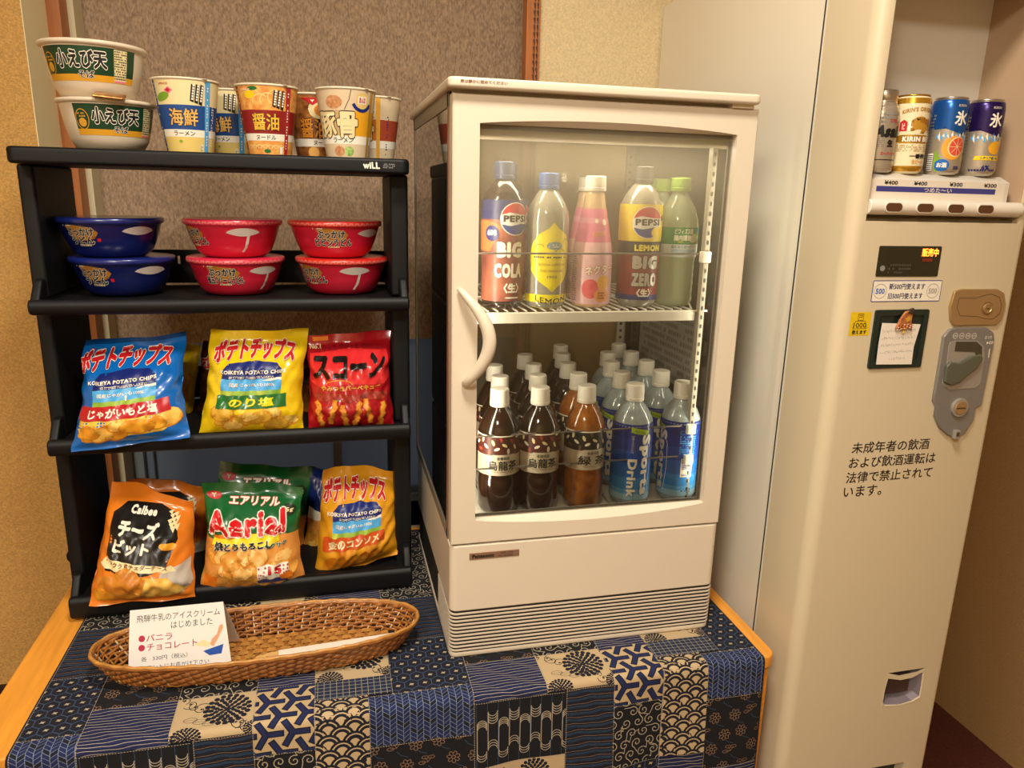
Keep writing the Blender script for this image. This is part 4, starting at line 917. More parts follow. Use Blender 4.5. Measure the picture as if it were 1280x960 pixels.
UP = [(0.047, 0.0), (0.0530, 0.0020), (0.0610, 0.010), (0.0690, 0.028), (0.0770, 0.0535)]
WRAPM = glassy('shrink_wrap', refl=0.25, milk=0.0, rough=0.12)
def udon(label, loc, rz, col, lidcol, art, grp):
    t = thing('udon_bowl', label, 'noodle bowl', loc, rz, grp)
    bm = B(); lathe(bm, UP, 56, cap1=False); obj('bowl_body', bm, col, t, smooth=True)
    bm = B(); lathe(bm, [(0.0770, 0.0525), (0.0800, 0.0540), (0.0815, 0.0560), (0.0812, 0.0612), (0.0795, 0.0628), (0.060, 0.0628)], 56, cap0=False); l = obj('lid', bm, lidcol, t, smooth=True)
    P = Print(); art(P); S_ = Print(); S_.items = [q for q in P.items if q[2].name == 'swoosh_white']; P.items = [q for q in P.items if q[2].name != 'swoosh_white']
    P.build('label_print', wrap(UP, .069), t, cell=(0.006, 0.006), base=.0002, step=.00012)
    S_.build('swoosh_print', wrap(UP, .069), t, cell=(0.006, 0.006), base=.0002, step=.00012)
    if 'red' in label:
        P = Print(); rd = random.Random(len(label))
        for k in range(20):
            u = -.10+k*.0105; P.ring(u, .0560, .0042, .0005, M('lid_line', '#f0b0a0', .4), 0, 0, 180, 8); P.ring(u, .0560, .0026, .0005, M('lid_line'), 0, 0, 180, 6)
        P.build('lid_print', wrap([(0.0802, 0.0540), (0.0816, 0.0565), (0.0812, 0.0612), (0.0798, 0.0624)], .080), l, cell=(0.006, None), base=.0003)
    # crinkled wrap seam and highlights
    bm = B(); n = 30
    ring = []
    for k in range(n+1):
        a = math.radians(-80+160*k/n); rr = .0830+.0018*math.sin(k*2.7); ring.append((bm.verts.new((.0825*math.sin(a), -.0825*math.cos(a), .0585)), bm.verts.new((rr*math.sin(a), -rr*math.cos(a), .050+.002*math.sin(k*1.7))), bm.verts.new((.0730*math.sin(a), -.0730*math.cos(a), .034+.001*math.sin(k*3.1)))))
    for a, b in zip(ring[:-1], ring[1:]):
        bm.faces.new((a[0], b[0], b[1], a[1])); bm.faces.new((a[1], b[1], b[2], a[2]))
    obj('shrink_film', bm, WRAPM, t, smooth=True)
    return t
def u_art(sub, u0, swu, rim=0.0):
    def f(P):
        def X_(u): return u
        P.poly([(u0-.026, .050), (u0-.012, .052), (u0+.020, .048), (u0+.026, .040), (u0+.020, .031), (u0-.004, .026), (u0-.018, .036)], M('brush_gold', '#b07828', .45), 1)
        P.text('ぶっかけ', u0-.002, .0412, .044, .0135, BLACK, 3, bold=.05, out=WHITE, outw=.04); P.text(sub, u0+.000 if len(sub) < 5 else u0+.002, .0280, .038 if len(sub) < 5 else .062, .0135, BLACK, 5, bold=.05, out=WHITE, outw=.04)
        P.small(u0-.030, .0490, u0-.012, .0525, 1, WHITE, 3, 2); P.rect(u0-.008, .0190, u0+.012, .0215, CREAM, 2); P.small(u0-.007, .0192, u0+.011, .0213, 1, BLACK, 3, 4)
        P.rect(u0+.0235, .0265, u0+.0285, .0315, RED if sub == 'うどん' else MAROON, 3)
        n = 14; up = [(swu-.026+.052*k/n, .0425+.0075*math.sin(PI*k/n)**.6) for k in range(n+1)]; dn = [(swu-.026+.052*k/n, .0425-.0060*math.sin(PI*k/n)**.9) for k in range(n, -1, -1)]
        P.poly(up+dn[1:-1], M('swoosh_white', '#cfc4bc', .4), 2)
        if swu < .055: P.poly([(swu+.006, .038), (swu+.010, .038), (swu+.008, .020), (swu+.002, .010), (swu-.002, .010), (swu+.003, .020)], M('swoosh_white'), 2)
    return f
UB = M('bowl_blue', '#0f1a58', 0.25, coat=0.5); UR = M('bowl_red', '#c81e38', 0.3, coat=0.5); ULB = M('lid_blue', '#16246e', 0.3, coat=.4); ULR = M('lid_red', '#d42a4a', 0.35, coat=.4); ULR2 = M('lid_red2', '#d0281e', 0.35, coat=.4)
T2 = 1.2355
udon('dark blue udon bowl, lower one of the blue stack', (-0.5000, 0.368, T2), -0.02, UB, ULB, u_art('うどん', -.026, .058), 'blue udon bowls')
udon('dark blue udon bowl, upper one of the blue stack', (-0.5130, 0.368, T2+.0635), -0.02, UB, ULB, u_art('うどん', -.026, .058), 'blue udon bowls')
udon('red udon bowl showing its black lettering, lower one of the middle stack', (-0.3200, 0.372, T2), 0.0, UR, ULR, u_art('釜玉クリームうどん', -.014, .052), 'red udon bowls')
udon('red udon bowl with the white swoosh in front, upper one of the middle stack', (-0.3210, 0.372, T2+.0635), 0.0, UR, ULR, u_art('クリームうどん', -.068, .022), 'red udon bowls')
udon('red udon bowl with the white swoosh at its right, lower one of the right stack', (-0.1400, 0.372, T2), 0.0, UR, ULR2, u_art('ビビンうどん', -.060, .020), 'red udon bowls')
udon('red udon bowl with patterned lid and black lettering, upper one of the right stack', (-0.1500, 0.372, T2+.0635), 0.0, UR, ULR2, u_art('ビビンうどん', -.006, .062), 'red udon bowls')
# ------------------------------------------------------------------ snack bags
def bag(label, corners, y0, lean, depth, base, art, seed, curl=0.012, backcol=None, pinch=0.07, crimp=0.9, grp='snack bags on the rack'):
    """a pillow of foil with flat crimped seals top and bottom, leaning back by lean"""
    TL, TR, BL, BR = [tuple(at(p[0], p[1], Y, y0+(lean if k < 2 else 0))[i] for i in (0, 2)) for k, p in enumerate(corners)]; rd = random.Random(seed)
    cx = (BL[0]+BR[0])/2; z0 = min(BL[1], BR[1])
    t_ = thing('snack_bag', label, 'snack bag', (cx, y0, z0), 0, grp)
    H = (TL[1]+TR[1]-BL[1]-BR[1])/2; Wd = (BR[0]-BL[0]+TR[0]-TL[0])/2
    waves = [(rd.uniform(8, 20), rd.uniform(5, 16), rd.uniform(0, 6), rd.uniform(.0006, .0014)) for _ in range(6)]
    def P3(s, t, side, o=0.0):
        x = (BL[0]*(1-s)+BR[0]*s)*(1-t)+(TL[0]*(1-s)+TR[0]*s)*t
        z = (BL[1]*(1-s)+BR[1]*s)*(1-t)+(TL[1]*(1-s)+TR[1]*s)*t
        mid = (BL[0]+BR[0])/2*(1-t)+(TL[0]+TR[0])/2*t
        pn = 1-pinch*math.sin(PI*min(1, max(0, (t-.05)/.9)))**1.2+.012*math.sin(t*23+seed)
        x = mid+(x-mid)*pn
        e = max(0, 1-abs(2*s-1)**2.6); g = max(0, min(1, (t-.035)/.22))**.7*max(0, min(1, (crimp-t)/.22))**.8
        d = depth*(e**.62)*g if g > 0 else 0
        edge = (1-e)
        wr = sum(a*math.sin(f1*s*3+p)*math.sin(f2*t*3+p*1.7) for f1, f2, p, a in waves)*(.25+g)
        wr += .0032*g*max(0, abs(2*s-1)-.45)*math.sin(t*34+seed*1.3+s*5)            # side gathers
        top = max(0, (t-.86)/.14); cr = curl*top*math.sin(s*5.2+seed)+top*.004*math.sin(s*14+seed)
        bot = max(0, (.06-t)/.06); cr += bot*.004*math.sin(s*11+seed)
        y = lean*t+cr+(-(d)-wr*1.0-o-.0006 if side < 0 else d*.75+.0006)
        return Vector((x-cx, y, z-z0))
    bm = B(); NS, NT = 34, 40
    F = [[bm.verts.new(P3(i/NS, j/NT, -1)) for i in range(NS+1)] for j in range(NT+1)]
    K = [[bm.verts.new(P3(i/NS, j/NT, 1)) for i in range(NS+1)] for j in range(NT+1)]
    for j in range(NT):
        for i in range(NS):
            bm.faces.new((F[j][i], F[j][i+1], F[j+1][i+1], F[j+1][i])).material_index = 0
            bm.faces.new((K[j][i+1], K[j][i], K[j+1][i], K[j+1][i+1])).material_index = 1
    for j in range(NT):
        bm.faces.new((K[j][0], F[j][0], F[j+1][0], K[j+1][0])); bm.faces.new((F[j][NS], K[j][NS], K[j+1][NS], F[j+1][NS]))
    for i in range(NS):
        bm.faces.new((F[0][i+1], F[0][i], K[0][i], K[0][i+1])); bm.faces.new((F[NT][i], F[NT][i+1], K[NT][i+1], K[NT][i]))
    obj('bag_body', bm, [base, backcol or base], t_, smooth='keep')
    for p in t_.children[0].data.polygons if t_.children else []: p.use_smooth = True
    P = Print(); art(P); r = P.build('bag_print', lambda u, v, o: P3(min(1, max(0, u)), min(1, max(0, v)), -1, o), t_, cell=(1/NS, 1/NT), base=.00035, step=.00026)
    if r:
        for p in r.data.polygons: p.use_smooth = True
    return t_
def foil(n, h, h2=None): return M(n, h, 0.28, coat=0.5, metal=0.15, var=0.0)
def chips(P, x0, y0, x1, y1, n, seed, a=CHIP, b=CHIP2, r=.10, ar=.62):
    rd = random.Random(seed)
    for k in range(n):
        cx = x0+(x1-x0)*((k*0.618+.1) % 1); cy = y0+(y1-y0)*rd.random(); q = r*rd.uniform(.85, 1.35)
        P.poly(chip_outline(cx, cy, q, q*ar, seed+k), M('chip_edge', '#cf861e', .5), 1+k*.3); P.poly(chip_outline(cx+.004, cy+.004, q*.93, q*ar*.9, seed+k), (a, b)[k % 2], 1.15+k*.3)
def potato_art(P, base_dark, bandcol, bandtxt, txtcol, bw, skyc=True, title=True, lx=.5, tw=.74, bx0=.10, bx1=.80):
    if title: P.text('ポテトチップス', lx-.02, .805, tw+.08, .185, RED, 12, bold=.06, rot=0, shear=.06, out=WHITE, outw=.035, arc=.045)
    P.poly([(.16, .44), (.16, .66), (.22, .72), (.5, .745), (.72, .72), (.78, .66), (.78, .44)], NAVY if skyc else BLUE, 1); P.rect(.16, .47, .78, .58, SKY, 2); P.poly([(.58, .565), (.66, .585), (.78, .59), (.78, .565)], WHITE, 2.5)
    P.text('KOIKEYA POTATO CHIPS', lx-.02, .645, .68, .036, WHITE, 5, bold=.045); P.small(.24, .585, .70, .61, 2, WHITE, 4, 4)
    P.text('国産じゃがいも100%', lx-.02, .530, .46, .036, WHITE, 5, bold=.02); P.rect(.16, .43, .78, .475, M('field_green', '#5a9a2a', .5, c2='#b8c84a', vscale=40), 3)
    P.rect(bx0, .31, bx1, .435, bandcol, 6); P.text(bandtxt, (bx0+bx1)/2, .372, bw, .085, txtcol, 8, bold=.04)
def c4(TL, TR, BL, BR, y):
    return [TL, TR, BL, BR]
# the back row first
def art_yel(P):
    P.rect(0, .0, 1, 1, M('bag_yellow_print', '#e8c414', .3, coat=.4), 0); potato_art(P, None, M('nori_green', '#1c6a28', .35, coat=.3), 'のり塩', M('nori_yellow', '#f2e020', .4), .46, bx0=.13, bx1=.84)
    chips(P, .18, .12, .88, .27, 9, 11, M('chip_nori', '#e8b83a', .45, c2='#c89a30', vscale=260), M('chip_nori2', '#f0d070', .45, c2='#d8b050', vscale=260))
BYEL = foil('bag_yellow', '#e8c414'); BORG = foil('bag_orange', '#e07a1c'); BBLU = foil('bag_blue', '#0f6ec0'); BRED = foil('bag_red', '#a8141e'); BGRN = foil('bag_green', '#1a5a2c'); BBRN = foil('bag_brown', '#5a2c18')
BACK = foil('bag_back', '#b8b0a0')
def art_plain_yel(P): P.rect(0, 0, 1, 1, M('bag_yellow_print'), 0); P.rect(.1, .4, .9, .7, GOLD, 1)
def art_brown(P):
    P.rect(0, 0, 1, 1, M('bag_brown_print', '#4a2014', .35), 0); P.text('ポテト', .4, .80, .8, .14, RED, 5, bold=.06, out=WHITE, outw=.03); chips(P, .05, .12, .9, .35, 7, 3); P.rect(0, 0, 1, .08, M('bag_yellow_print'), 2)
def art_corn(P):
    P.rect(0, 0, 1, 1, M('corn_orange', '#e08a2c', .35), 0); P.rect(0, .62, 1, 1, M('corn_brown', '#4a3222', .35), 1); P.ring(.38, .72, .26, .05, M('corn_taupe', '#8a7658', .4), 2, 0, 360, 24, .10)
    P.ell(.55, .48, .12, .15, CREAM, 3, rot=.4)
    for i in range(5):
        for j in range(6): P.ell(.50+i*.035, .40+j*.03, .014, .012, M('corn_kernel', '#e8c24a', .4), 4, 6)
    P.poly([(.4, .56), (.48, .5), (.66, .34), (.58, .30), (.46, .40)], LGREEN, 5); P.text('コーン', .5, .86, .7, .08, MAROON, 3, bold=.05); P.ell(.3, .25, .14, .06, RED, 3)
# middle tier
bag('plain yellow snack bag mostly hidden behind the blue potato chip bag', c4((200, 432), (252, 430), (170, 540), (240, 541), .40), .40, .012, .030, BYEL, art_plain_yel, 5)
bag('dark brown snack bag peeping out left of the yellow bag, behind it', c4((252, 428), (330, 425), (243, 541), (340, 540), .39), .39, .012, .025, BBRN, art_brown, 8)
bag('orange corn snack bag squeezed between the yellow and the red bags, behind them', c4((360, 436), (440, 432), (366, 541), (450, 539), .385), .385, .010, .028, BORG, art_corn, 9)
def art_blue(P):
    P.rect(0, .0, 1, 1, M('bag_blue_print', '#0c64b8', .3, coat=.4), 0); potato_art(P, None, M('salt_red', '#b81c24', .35, coat=.3), 'じゃがいもと塩', WHITE, .66, bx0=.03, bx1=.90, lx=.46, tw=.84)
    P.text('1', .5, .49, .02, .05, WHITE, 9)
    P.poly([(.05, .31), (.9, .31), (.97, .27), (.95, .20), (.80, .12), (.1, .13), (.03, .22)], M('pale_yellow', '#ecc44a', .4), 1)
    chips(P, .12, .16, .90, .26, 9, 21, r=.125); P.poly(chip_outline(.60, .215, .15, .085, 4), M('chip_edge'), 5); P.poly(chip_outline(.605, .22, .140, .078, 4), CHIP, 5.2)
    P.rect(0, .955, 1, 1, M('seal_blue', '#083c74', .35), 1); P.text('K', .10, .90, .05, .05, RED, 3, bold=.05)
bag('blue potato chip bag with a red banner, left end of the middle tier', c4((103, 428), (233, 414), (89, 566), (237, 546), .214), .214, .100, .045, BBLU, art_blue, 1, curl=.018, pinch=.10)
bag('yellow seaweed potato chip bag with a green banner, centre of the middle tier', c4((262, 413), (386, 411), (248, 547), (379, 540), .250), .250, .050, .040, BYEL, art_yel, 2, curl=.012)
def art_red(P):
    P.rect(0, 0, 1, 1, M('bag_red_print', '#a8121c', .28, coat=.5), 0); P.poly([(.0, .55), (.04, .82), (.5, .86), (.95, .82), (1, .55), (.9, .50), (.5, .53), (.1, .50)], M('bag_red_bright', '#d42a2c', .3, coat=.4), 1)
    P.text('スコーン', .49, .690, .88, .240, M('title_black', '#160c08', .35), 6, bold=.06, shear=.1, out=M('bag_red_bright'), outw=.03)
    P.text('カリッと サクッと おいしい', .50, .855, .78, .050, MAROON, 4, bold=.04, arc=.02); P.rect(.08, .94, .26, .985, ORANGE, 3); P.text('No.1', .10, .885, .13, .045, CREAM, 4, bold=.04)
    P.text('やみつきバーベキュー', .50, .490, .72, .055, GOLD, 6, bold=.03); P.ring(.36, .52, .16, .008, GOLD, 4, 10, 170, 14, .05)
    for k in range(6): P.poly(chip_outline(.16+.14*k, .395+.012*math.sin(k*2), .085, .042, k+40), M('meat_red', '#b83c24', .5, c2='#6a1a10', vscale=120), 3+k*.2)
    for k, x in enumerate((.13, .28, .42, .57, .70, .86)):
        cy = .215+.03*math.sin(k*2.1); rot = (.95, 1.35)[k % 2]+(.5 if k == 5 else 0); 
        pts = [(x+.012*math.sin(j*1.9+k)+(j/9-.5)*.06*(1 if k % 2 else -1), cy-.13+.25*j/9) for j in range(10)]
        P.line(pts, .060, M('puff_edge', '#c87018', .5), 4); P.line(pts, .044, M('puff', '#f0aa40', .5, c2='#d07a20', vscale=200), 4.5)
bag('red barbecue corn puff bag, right end of the middle tier', c4((382, 419), (488, 413), (385, 539), (493, 535), .255), .255, .050, .042, BRED, art_red, 3, curl=.006)

# bottom tier, back row
def art_chz(P, tilt=0):
    P.rect(0, 0, 1, 1, M('bag_orange_print', '#e07c1e', .3, coat=.4), 0)
    P.poly([(.12, .36), (.10, .80), (.22, .88), (.62, .90), (.80, .86), (.86, .66), (.74, .40), (.55, .34)], M('cheese_black', '#17120e', .35), 1)
    P.text('Calbee', .44, .845, .30, .055, WHITE, 4, bold=.06, shear=.2); P.text('チーズ', .42, .720, .44, .120, WHITE, 4, bold=.055, shear=.12); P.text('ビット', .37, .575, .40, .120, WHITE, 4, bold=.055, shear=.12)
    P.poly([(.06, .40), (.12, .465), (.80, .42), (.86, .36), (.66, .37), (.12, .375)], CREAM, 3); P.text('コクうまチェダーチーズ', .46, .420, .62, .042, BROWN, 5, bold=.03, rot=-.03)
    for k in range(10): P.poly([(.72+.02*((k*3) % 5), .86-.012*k), (.78+.02*((k*3) % 5), .88-.012*k), (.76+.02*((k*3) % 5), .84-.014*k)], CREAM, 5)
    P.poly(chip_outline(.76, .60, .085, .04, 3), CHIP, 4); P.poly([(.62, .10), (.70, .36), (.98, .45), (.99, .2), (.9, .1)], M('cheese_panel', '#c8beb0', .4), 1)
    chips(P, .12, .10, .50, .33, 10, 31, CHIP, M('chip_deep', '#d8902c', .45, c2='#b86a1c', vscale=90), r=.13); P.poly([(.44, .17), (.52, .34), (.78, .31), (.94, .14), (.78, .08), (.56, .10)], CHIP2, 6); P.poly([(.44, .17), (.52, .34), (.56, .30), (.50, .12)], M('chip_deep'), 6.2)
bag('orange cheese snack bag, rear one of the two black-labelled bags', c4((160, 598), (262, 606), (168, 716), (264, 718), .40), .40, .010, .028, BORG, art_chz, 12, grp=None)
def art_air(P):
    P.rect(0, 0, 1, 1, M('bag_green_print', '#14602c', .3, coat=.4), 0); P.poly([(0, .0), (0, .55), (.3, .50), (.62, .56), (.8, .62), (1, .58), (1, 0)], M('air_orange', '#dc9242', .4), 1)
    P.text('エアリアル', .52, .862, .52, .060, WHITE, 6, bold=.05, shear=.15, out=RED, outw=.05); P.text('Aerial', .44, .700, .82, .205, M('air_red', '#d01c22', .3), 8, bold=.045, rot=.06, out=WHITE, outw=.035)
    P.poly([(.08, .50), (.10, .58), (.78, .66), (.80, .56), (.70, .50)], M('air_yellow', '#f0dc28', .35), 4); P.text('焼とうもろこし', .42, .515, .62, .075, BLACK, 9, bold=.06, rot=.07, out=WHITE, outw=.04)
    P.poly([(.10, .555), (.44, .60), (.44, .63), (.10, .585)], ORANGE, 6); P.text('4', .78, .665, .08, .08, RED, 10, bold=.06, out=WHITE, outw=.05); P.text('サクサク', .76, .52, .24, .04, GREEN, 9, bold=.05, rot=.1, out=WHITE, outw=.04)
    P.ell(.87, .80, .09, .05, M('air_dark', '#2a3018', .4), 5); P.text('15g', .87, .80, .12, .04, CREAM, 6, bold=.04)
    chips(P, .12, .14, .86, .42, 20, 51, M('air_chip', '#ecb050', .45, c2='#d88a34', vscale=70), M('air_chip2', '#f2c878', .45, c2='#e0a048', vscale=70), r=.095, ar=.72)
    P.rect(.56, .19, .88, .34, WHITE, 9); P.small(.57, .20, .66, .33, 4, RED, 10, 2); P.text('15', .74, .285, .14, .08, RED, 11, bold=.06); P.small(.82, .23, .88, .33, 3, RED, 10, 4); P.rect(.56, .135, .84, .185, NAVY, 9); P.rect(.78, .17, .90, .24, ORANGE, 12)
    P.ell(.11, .89, .075, .032, RED, 5); P.text('Y', .11, .89, .05, .035, CREAM, 6, bold=.05); P.rect(.03, .10, .16, .22, ORANGE, 5)
def art_air2(P):
    art_air(P)
bag('green corn snack bag standing behind the other green one', c4((274, 578), (391, 584), (262, 716), (380, 722), .385), .385, .010, .030, BGRN, art_air2, 14, curl=.004, grp=None)
def art_bb(P):
    P.rect(0, 0, 1, 1, M('bag_navy_print', '#12266a', .3, coat=.4), 0); P.rect(0, .15, 1, .5, M('air_orange'), 1); P.poly([(0, .5), (0, .62), (.4, .55), (.4, .5)], WHITE, 2); chips(P, .02, .2, .6, .42, 8, 61, r=.09); P.text('エアリアル', .6, .93, .5, .05, MAROON, 4, bold=.05)
bag('blue and orange snack bag mostly hidden behind the consomme chips', c4((388, 584), (470, 590), (376, 706), (470, 708), .385), .385, .008, .024, foil('bag_navy', '#12266a'), art_bb, 15, grp=None)
bag('orange cheese snack bag with a black label, front left of the bottom tier', c4((140, 603), (243, 622), (111, 757), (244, 747), .226), .216, .085, .048, BORG, art_chz, 16, curl=-.018, pinch=.02, grp=None)
bag('green and orange corn snack bag with big red lettering, front centre of the bottom tier', c4((254, 600), (378, 608), (250, 744), (382, 732), .240), .240, .065, .045, BGRN, art_air, 17, curl=.008, pinch=.10, grp=None)
def art_con(P):
    P.rect(0, 0, 1, 1, M('bag_gold_print', '#d8951c', .3, coat=.4), 0); potato_art(P, None, M('cons_orange', '#c8501c', .35), '金のコンソメ', CREAM, .62, bx0=.06, bx1=.82, lx=.45)
    chips(P, .14, .14, .74, .30, 12, 71, M('cons_chip', '#e8921c', .45, c2='#c86a14', vscale=90), M('cons_chip2', '#eca83a', .45, c2='#d8821c', vscale=90), r=.09)
bag('golden-orange consomme potato chip bag, right end of the bottom tier', c4((404, 584), (496, 586), (393, 727), (497, 692), .275), .275, .050, .046, foil('bag_gold', '#d08c1a'), art_con, 18, curl=.016, pinch=.02, grp=None)

# ------------------------------------------------------------------ bottles
CAPW = M('cap_white', '#e6dfd4', 0.45)
PET = glassy('clear_pet', '#e8ecec', refl=1.4, milk=0.20, milkcol='#b8bcb8', rough=0.08)
def cap_bm(z0, h, r, ribs=0):
    bm = B(); lathe(bm, [(r*1.0, z0-.0035), (r*1.03, z0+.002), (r*.95, z0+.0026), (r*1.0, z0+.0036), (r*.97, z0+h-.0015), (r*.88, z0+h)], 28); return bm
def bottle(name, label, loc, rz, prof, liquid, capm, caph, capr, art, rref, grp, fill=None, sq=0.0):
    t = thing(name, label, 'bottle', loc, rz, grp); n = 36
    bm = lathe(B(), prof, n)
    obj('bottle_body', bm, liquid, t, smooth=True)
    obj('cap', cap_bm(prof[-1][1]+.002, caph, capr), capm, t, smooth=False, bevel=0.0008)
    P = Print(); art(P); P.build('label', wrap(prof, rref), t, cell=(0.006, 0.012), base=.0004, step=.00014)
    return t
TEA = [(0.024, 0.0), (0.0290, 0.003), (0.0325, 0.010), (0.0326, 0.058), (0.0318, 0.064), (0.0330, 0.069), (0.0330, 0.1320), (0.0318, 0.1400), (0.0265, 0.1540), (0.0195, 0.1660), (0.0145, 0.1720), (0.0125, 0.1745), (0.0125, 0.1760)]
OOL = M('oolong_liquid', '#1a0e08', 0.12, coat=0.8, c2='#2a160c', vscale=30); GRT = M('green_tea_liquid', '#7c4210', 0.15, coat=0.8, c2='#a8641c', vscale=60)
def art_tea(dark, chars, leaf):
    def f(P):
        W = .1035; P.rect(-W, .0690, W, .1340, M('tea_card', '#b8a48c', .45), 0)
        P.rect(-W, .1020, W, .1340, dark, 1)
        rd = random.Random(3)
        for k in range(34):
            u = -.10+.006*k; v = .1055+.026*((k*.618) % 1); a = rd.uniform(0, 3)
            P.ell(u, v, .0050, .0023, (WHITE, leaf, CREAM)[k % 3], 2, 8, a)
        P.rect(-W, .1322, W, .1340, WHITE, 3)
        for u in (0,):
            P.poly([(-.025, .0730), (-.019, .0695), (.019, .0695), (.025, .0730), (.025, .0960), (.019, .1035), (-.016, .1035), (-.025, .0930)], M('tea_plate', '#c2b6a0', .45), 2)
            P.text('香露梅園', 0, .0975, .020, .0052, BLACK, 3, bold=.01); P.text(chars, 0, .0855, .048, .0160, BLACK, 3, bold=.025)
            P.text('OOLONG TEA' if len(chars) == 3 else 'GREEN TEA', 0, .0752, .034, .0026, BROWN, 3)
    return f
DKR = M('tea_maroon', '#4a1a14', .45); DKN = M('tea_night', '#16181c', .45)
SPR = [(0.026, 0.0), (0.0300, 0.003), (0.0330, 0.010), (0.0330, 0.050), (0.0322, 0.055), (0.0330, 0.060), (0.0330, 0.1370), (0.0315, 0.1450), (0.0260, 0.1570), (0.0185, 0.1675), (0.0140, 0.1725), (0.0125, 0.1750), (0.0125, 0.1760)]
SPL = M('sports_liquid', '#a8b4b8', 0.15, coat=0.8, c2='#8c989c', vscale=60)
def art_sports(P):
    W = .1035; cols = ['#0a2c86', '#0c3898', '#0f4cae', '#1868c2', '#2c86d2', '#5aa4dc', '#9cc4dc']; zs = [.141, .118, .098, .075, .050, .030, .022, .012]
    for c, a, b in zip(cols, zs[1:], zs[:-1]): P.rect(-W, a, W, b, M('sports_'+c[1:], c, .35, coat=.4), 0)
    P.poly([(-.018, .128), (.012, .122), (.012, .131), (-.018, .137)], M('sports_lime', '#a8c428', .4), 2); P.text('Amino', -.003, .1295, .020, .005, GREEN, 3, rot=-.2)
    P.text('Sports', .007, .072, .104, .0215, WHITE, 3, bold=.055, rot=-PI/2, out=BLUE, outw=.04); P.text('Drink', -.0135, .050, .066, .0150, WHITE, 3, bold=.045, rot=-PI/2, out=BLUE, outw=.04); P.text('スポーツドリンク', -.0145, .108, .030, .005, WHITE, 3, rot=-PI/2)
    P.line([(.016, .020), (.020, .060), (.019, .100), (.013, .118)], .0010, WHITE, 2)
    P.rect(.044, .046, .064, .078, WHITE, 2)
    for k in range(14): P.rect(.0455, .048+k*.0021, .0625, .0490+k*.0021+(.0004 if k % 3 else 0), NAVY, 3)
    P.small(.040, .085, .068, .118, 9, SKY, 2, 5, .7); P.line([(.040, .126), (.070, .126), (.070, .121), (.040, .121), (.040, .126)], .0006, SKY, 2); P.ring(.060, .022, .004, .0010, NAVY, 2, 0, 360, 10); P.small(.045, .019, .054, .023, 1, NAVY, 2, 7)
ZB = 0.9180
rows_y = (0.0790, 0.160, 0.241, 0.322, 0.400)
colx = [(.0900, .1080, .1165, None, None), (.1560, .1740, .1880, .1930, None), (.2335, .2460, .2530, .2680, .2880), (.3160, .3250, .3370, .3600, None), (.4020, .3990, .4060, .4090, .4130)]
place = ('front row', 'second row', 'third row', 'fourth row', 'back row'); colw = ('leftmost', 'second', 'third', 'fourth', 'right-hand')
oo = bottle('tea_bottle', 'dark oolong tea bottle in the lower compartment, leftmost of the front row', (colx[0][0], rows_y[0], ZB), .0, TEA, OOL, CAPW, .0245, .0152, art_tea(DKR, '烏龍茶', M('leaf_red', '#9a3a2a', .5)), .033, 'white-capped bottles in the lower compartment')
gt = bottle('tea_bottle', 'amber green tea bottle in the middle of the front row below', (colx[2][0], rows_y[0], ZB), .12, TEA, GRT, CAPW, .0245, .0152, art_tea(DKN, '緑 茶', M('leaf_brown', '#6a4a2a', .5)), .033, 'white-capped bottles in the lower compartment')
sp = bottle('sports_drink_bottle', 'blue sports drink bottle showing white lettering, fourth in the front row below', (colx[3][0], rows_y[0]-.001, ZB), .10, SPR, SPL, CAPW, .0245, .0154, art_sports, .033, 'white-capped bottles in the lower compartment')
# the shoulder above each label is clear plastic over the drink
for c in range(5):
    for r in range(5):
        if colx[c][r] is None or (r == 0 and c in (0, 2, 3)): continue
        src, kind = (oo, 'dark oolong tea bottle') if c < 2 or (c == 2 and r > 1) else ((gt, 'amber green tea bottle') if c == 2 else (sp, 'blue sports drink bottle'))
        rz = (-.05 if c < 3 else -.7-.35*r*(1 if c == 3 else .5))
        rz = 1.0*rz if c < 4 else (-1.62 if r == 0 else -.5*r)
        lab = '%s with a white cap, %s, %s column of the lower compartment' % (kind, place[r], colw[c])
        if c == 4 and r == 0: lab = 'blue sports drink bottle turned to show its barcode, right end of the front row below'
        if c == 1 and r == 0: lab = 'dark oolong tea bottle in the lower compartment, second in the front row'
        copy_tree(src, None, (colx[c][r], rows_y[r], ZB), rz, lab)
# ------------------------------------------------------------------ upper compartment
ZU = 1.2455; UY = 0.098
PEP = [(0.024, 0.0), (0.0290, 0.003), (0.0320, 0.012), (0.0315, 0.060), (0.0325, 0.080), (0.0332, 0.120), (0.0332, 0.152), (0.0318, 0.160), (0.0265, 0.172), (0.0190, 0.182), (0.0145, 0.187), (0.0125, 0.189), (0.0125, 0.191)]
COLA = M('cola_label_body', '#2a1712', 0.15, coat=.8)
CLEARB = M('soda_clear', '#8a8478', 0.15, coat=0.8, c2='#a09a88', vscale=60)
def globe(P, cx, cy, r, L=4):
    P.ell(cx, cy, r*1.06, r*1.06, WHITE, L, 26); P.ell(cx, cy, r, r, M('globe_white', '#e8e4dc', .4), L+1, 26)
    n = 14; P.poly([(cx+r*math.cos(math.radians(15+150*k/n)), cy+r*math.sin(math.radians(15+150*k/n))) for k in range(n+1)]+[(cx-.45*r, cy+.42*r), (cx+.3*r, cy+.30*r)], M('globe_red', '#c8242c', .4), L+2)
    P.poly([(cx+r*math.cos(math.radians(200+140*k/n)), cy+r*math.sin(math.radians(200+140*k/n))) for k in range(n+1)]+[(cx+.4*r, cy-.30*r), (cx-.35*r, cy-.45*r)], M('globe_blue', '#1c3a8c', .4), L+2)
    P.text('PEPSI', cx, cy+r*.02, r*1.70, r*.44, BLACK, L+3, bold=.05)
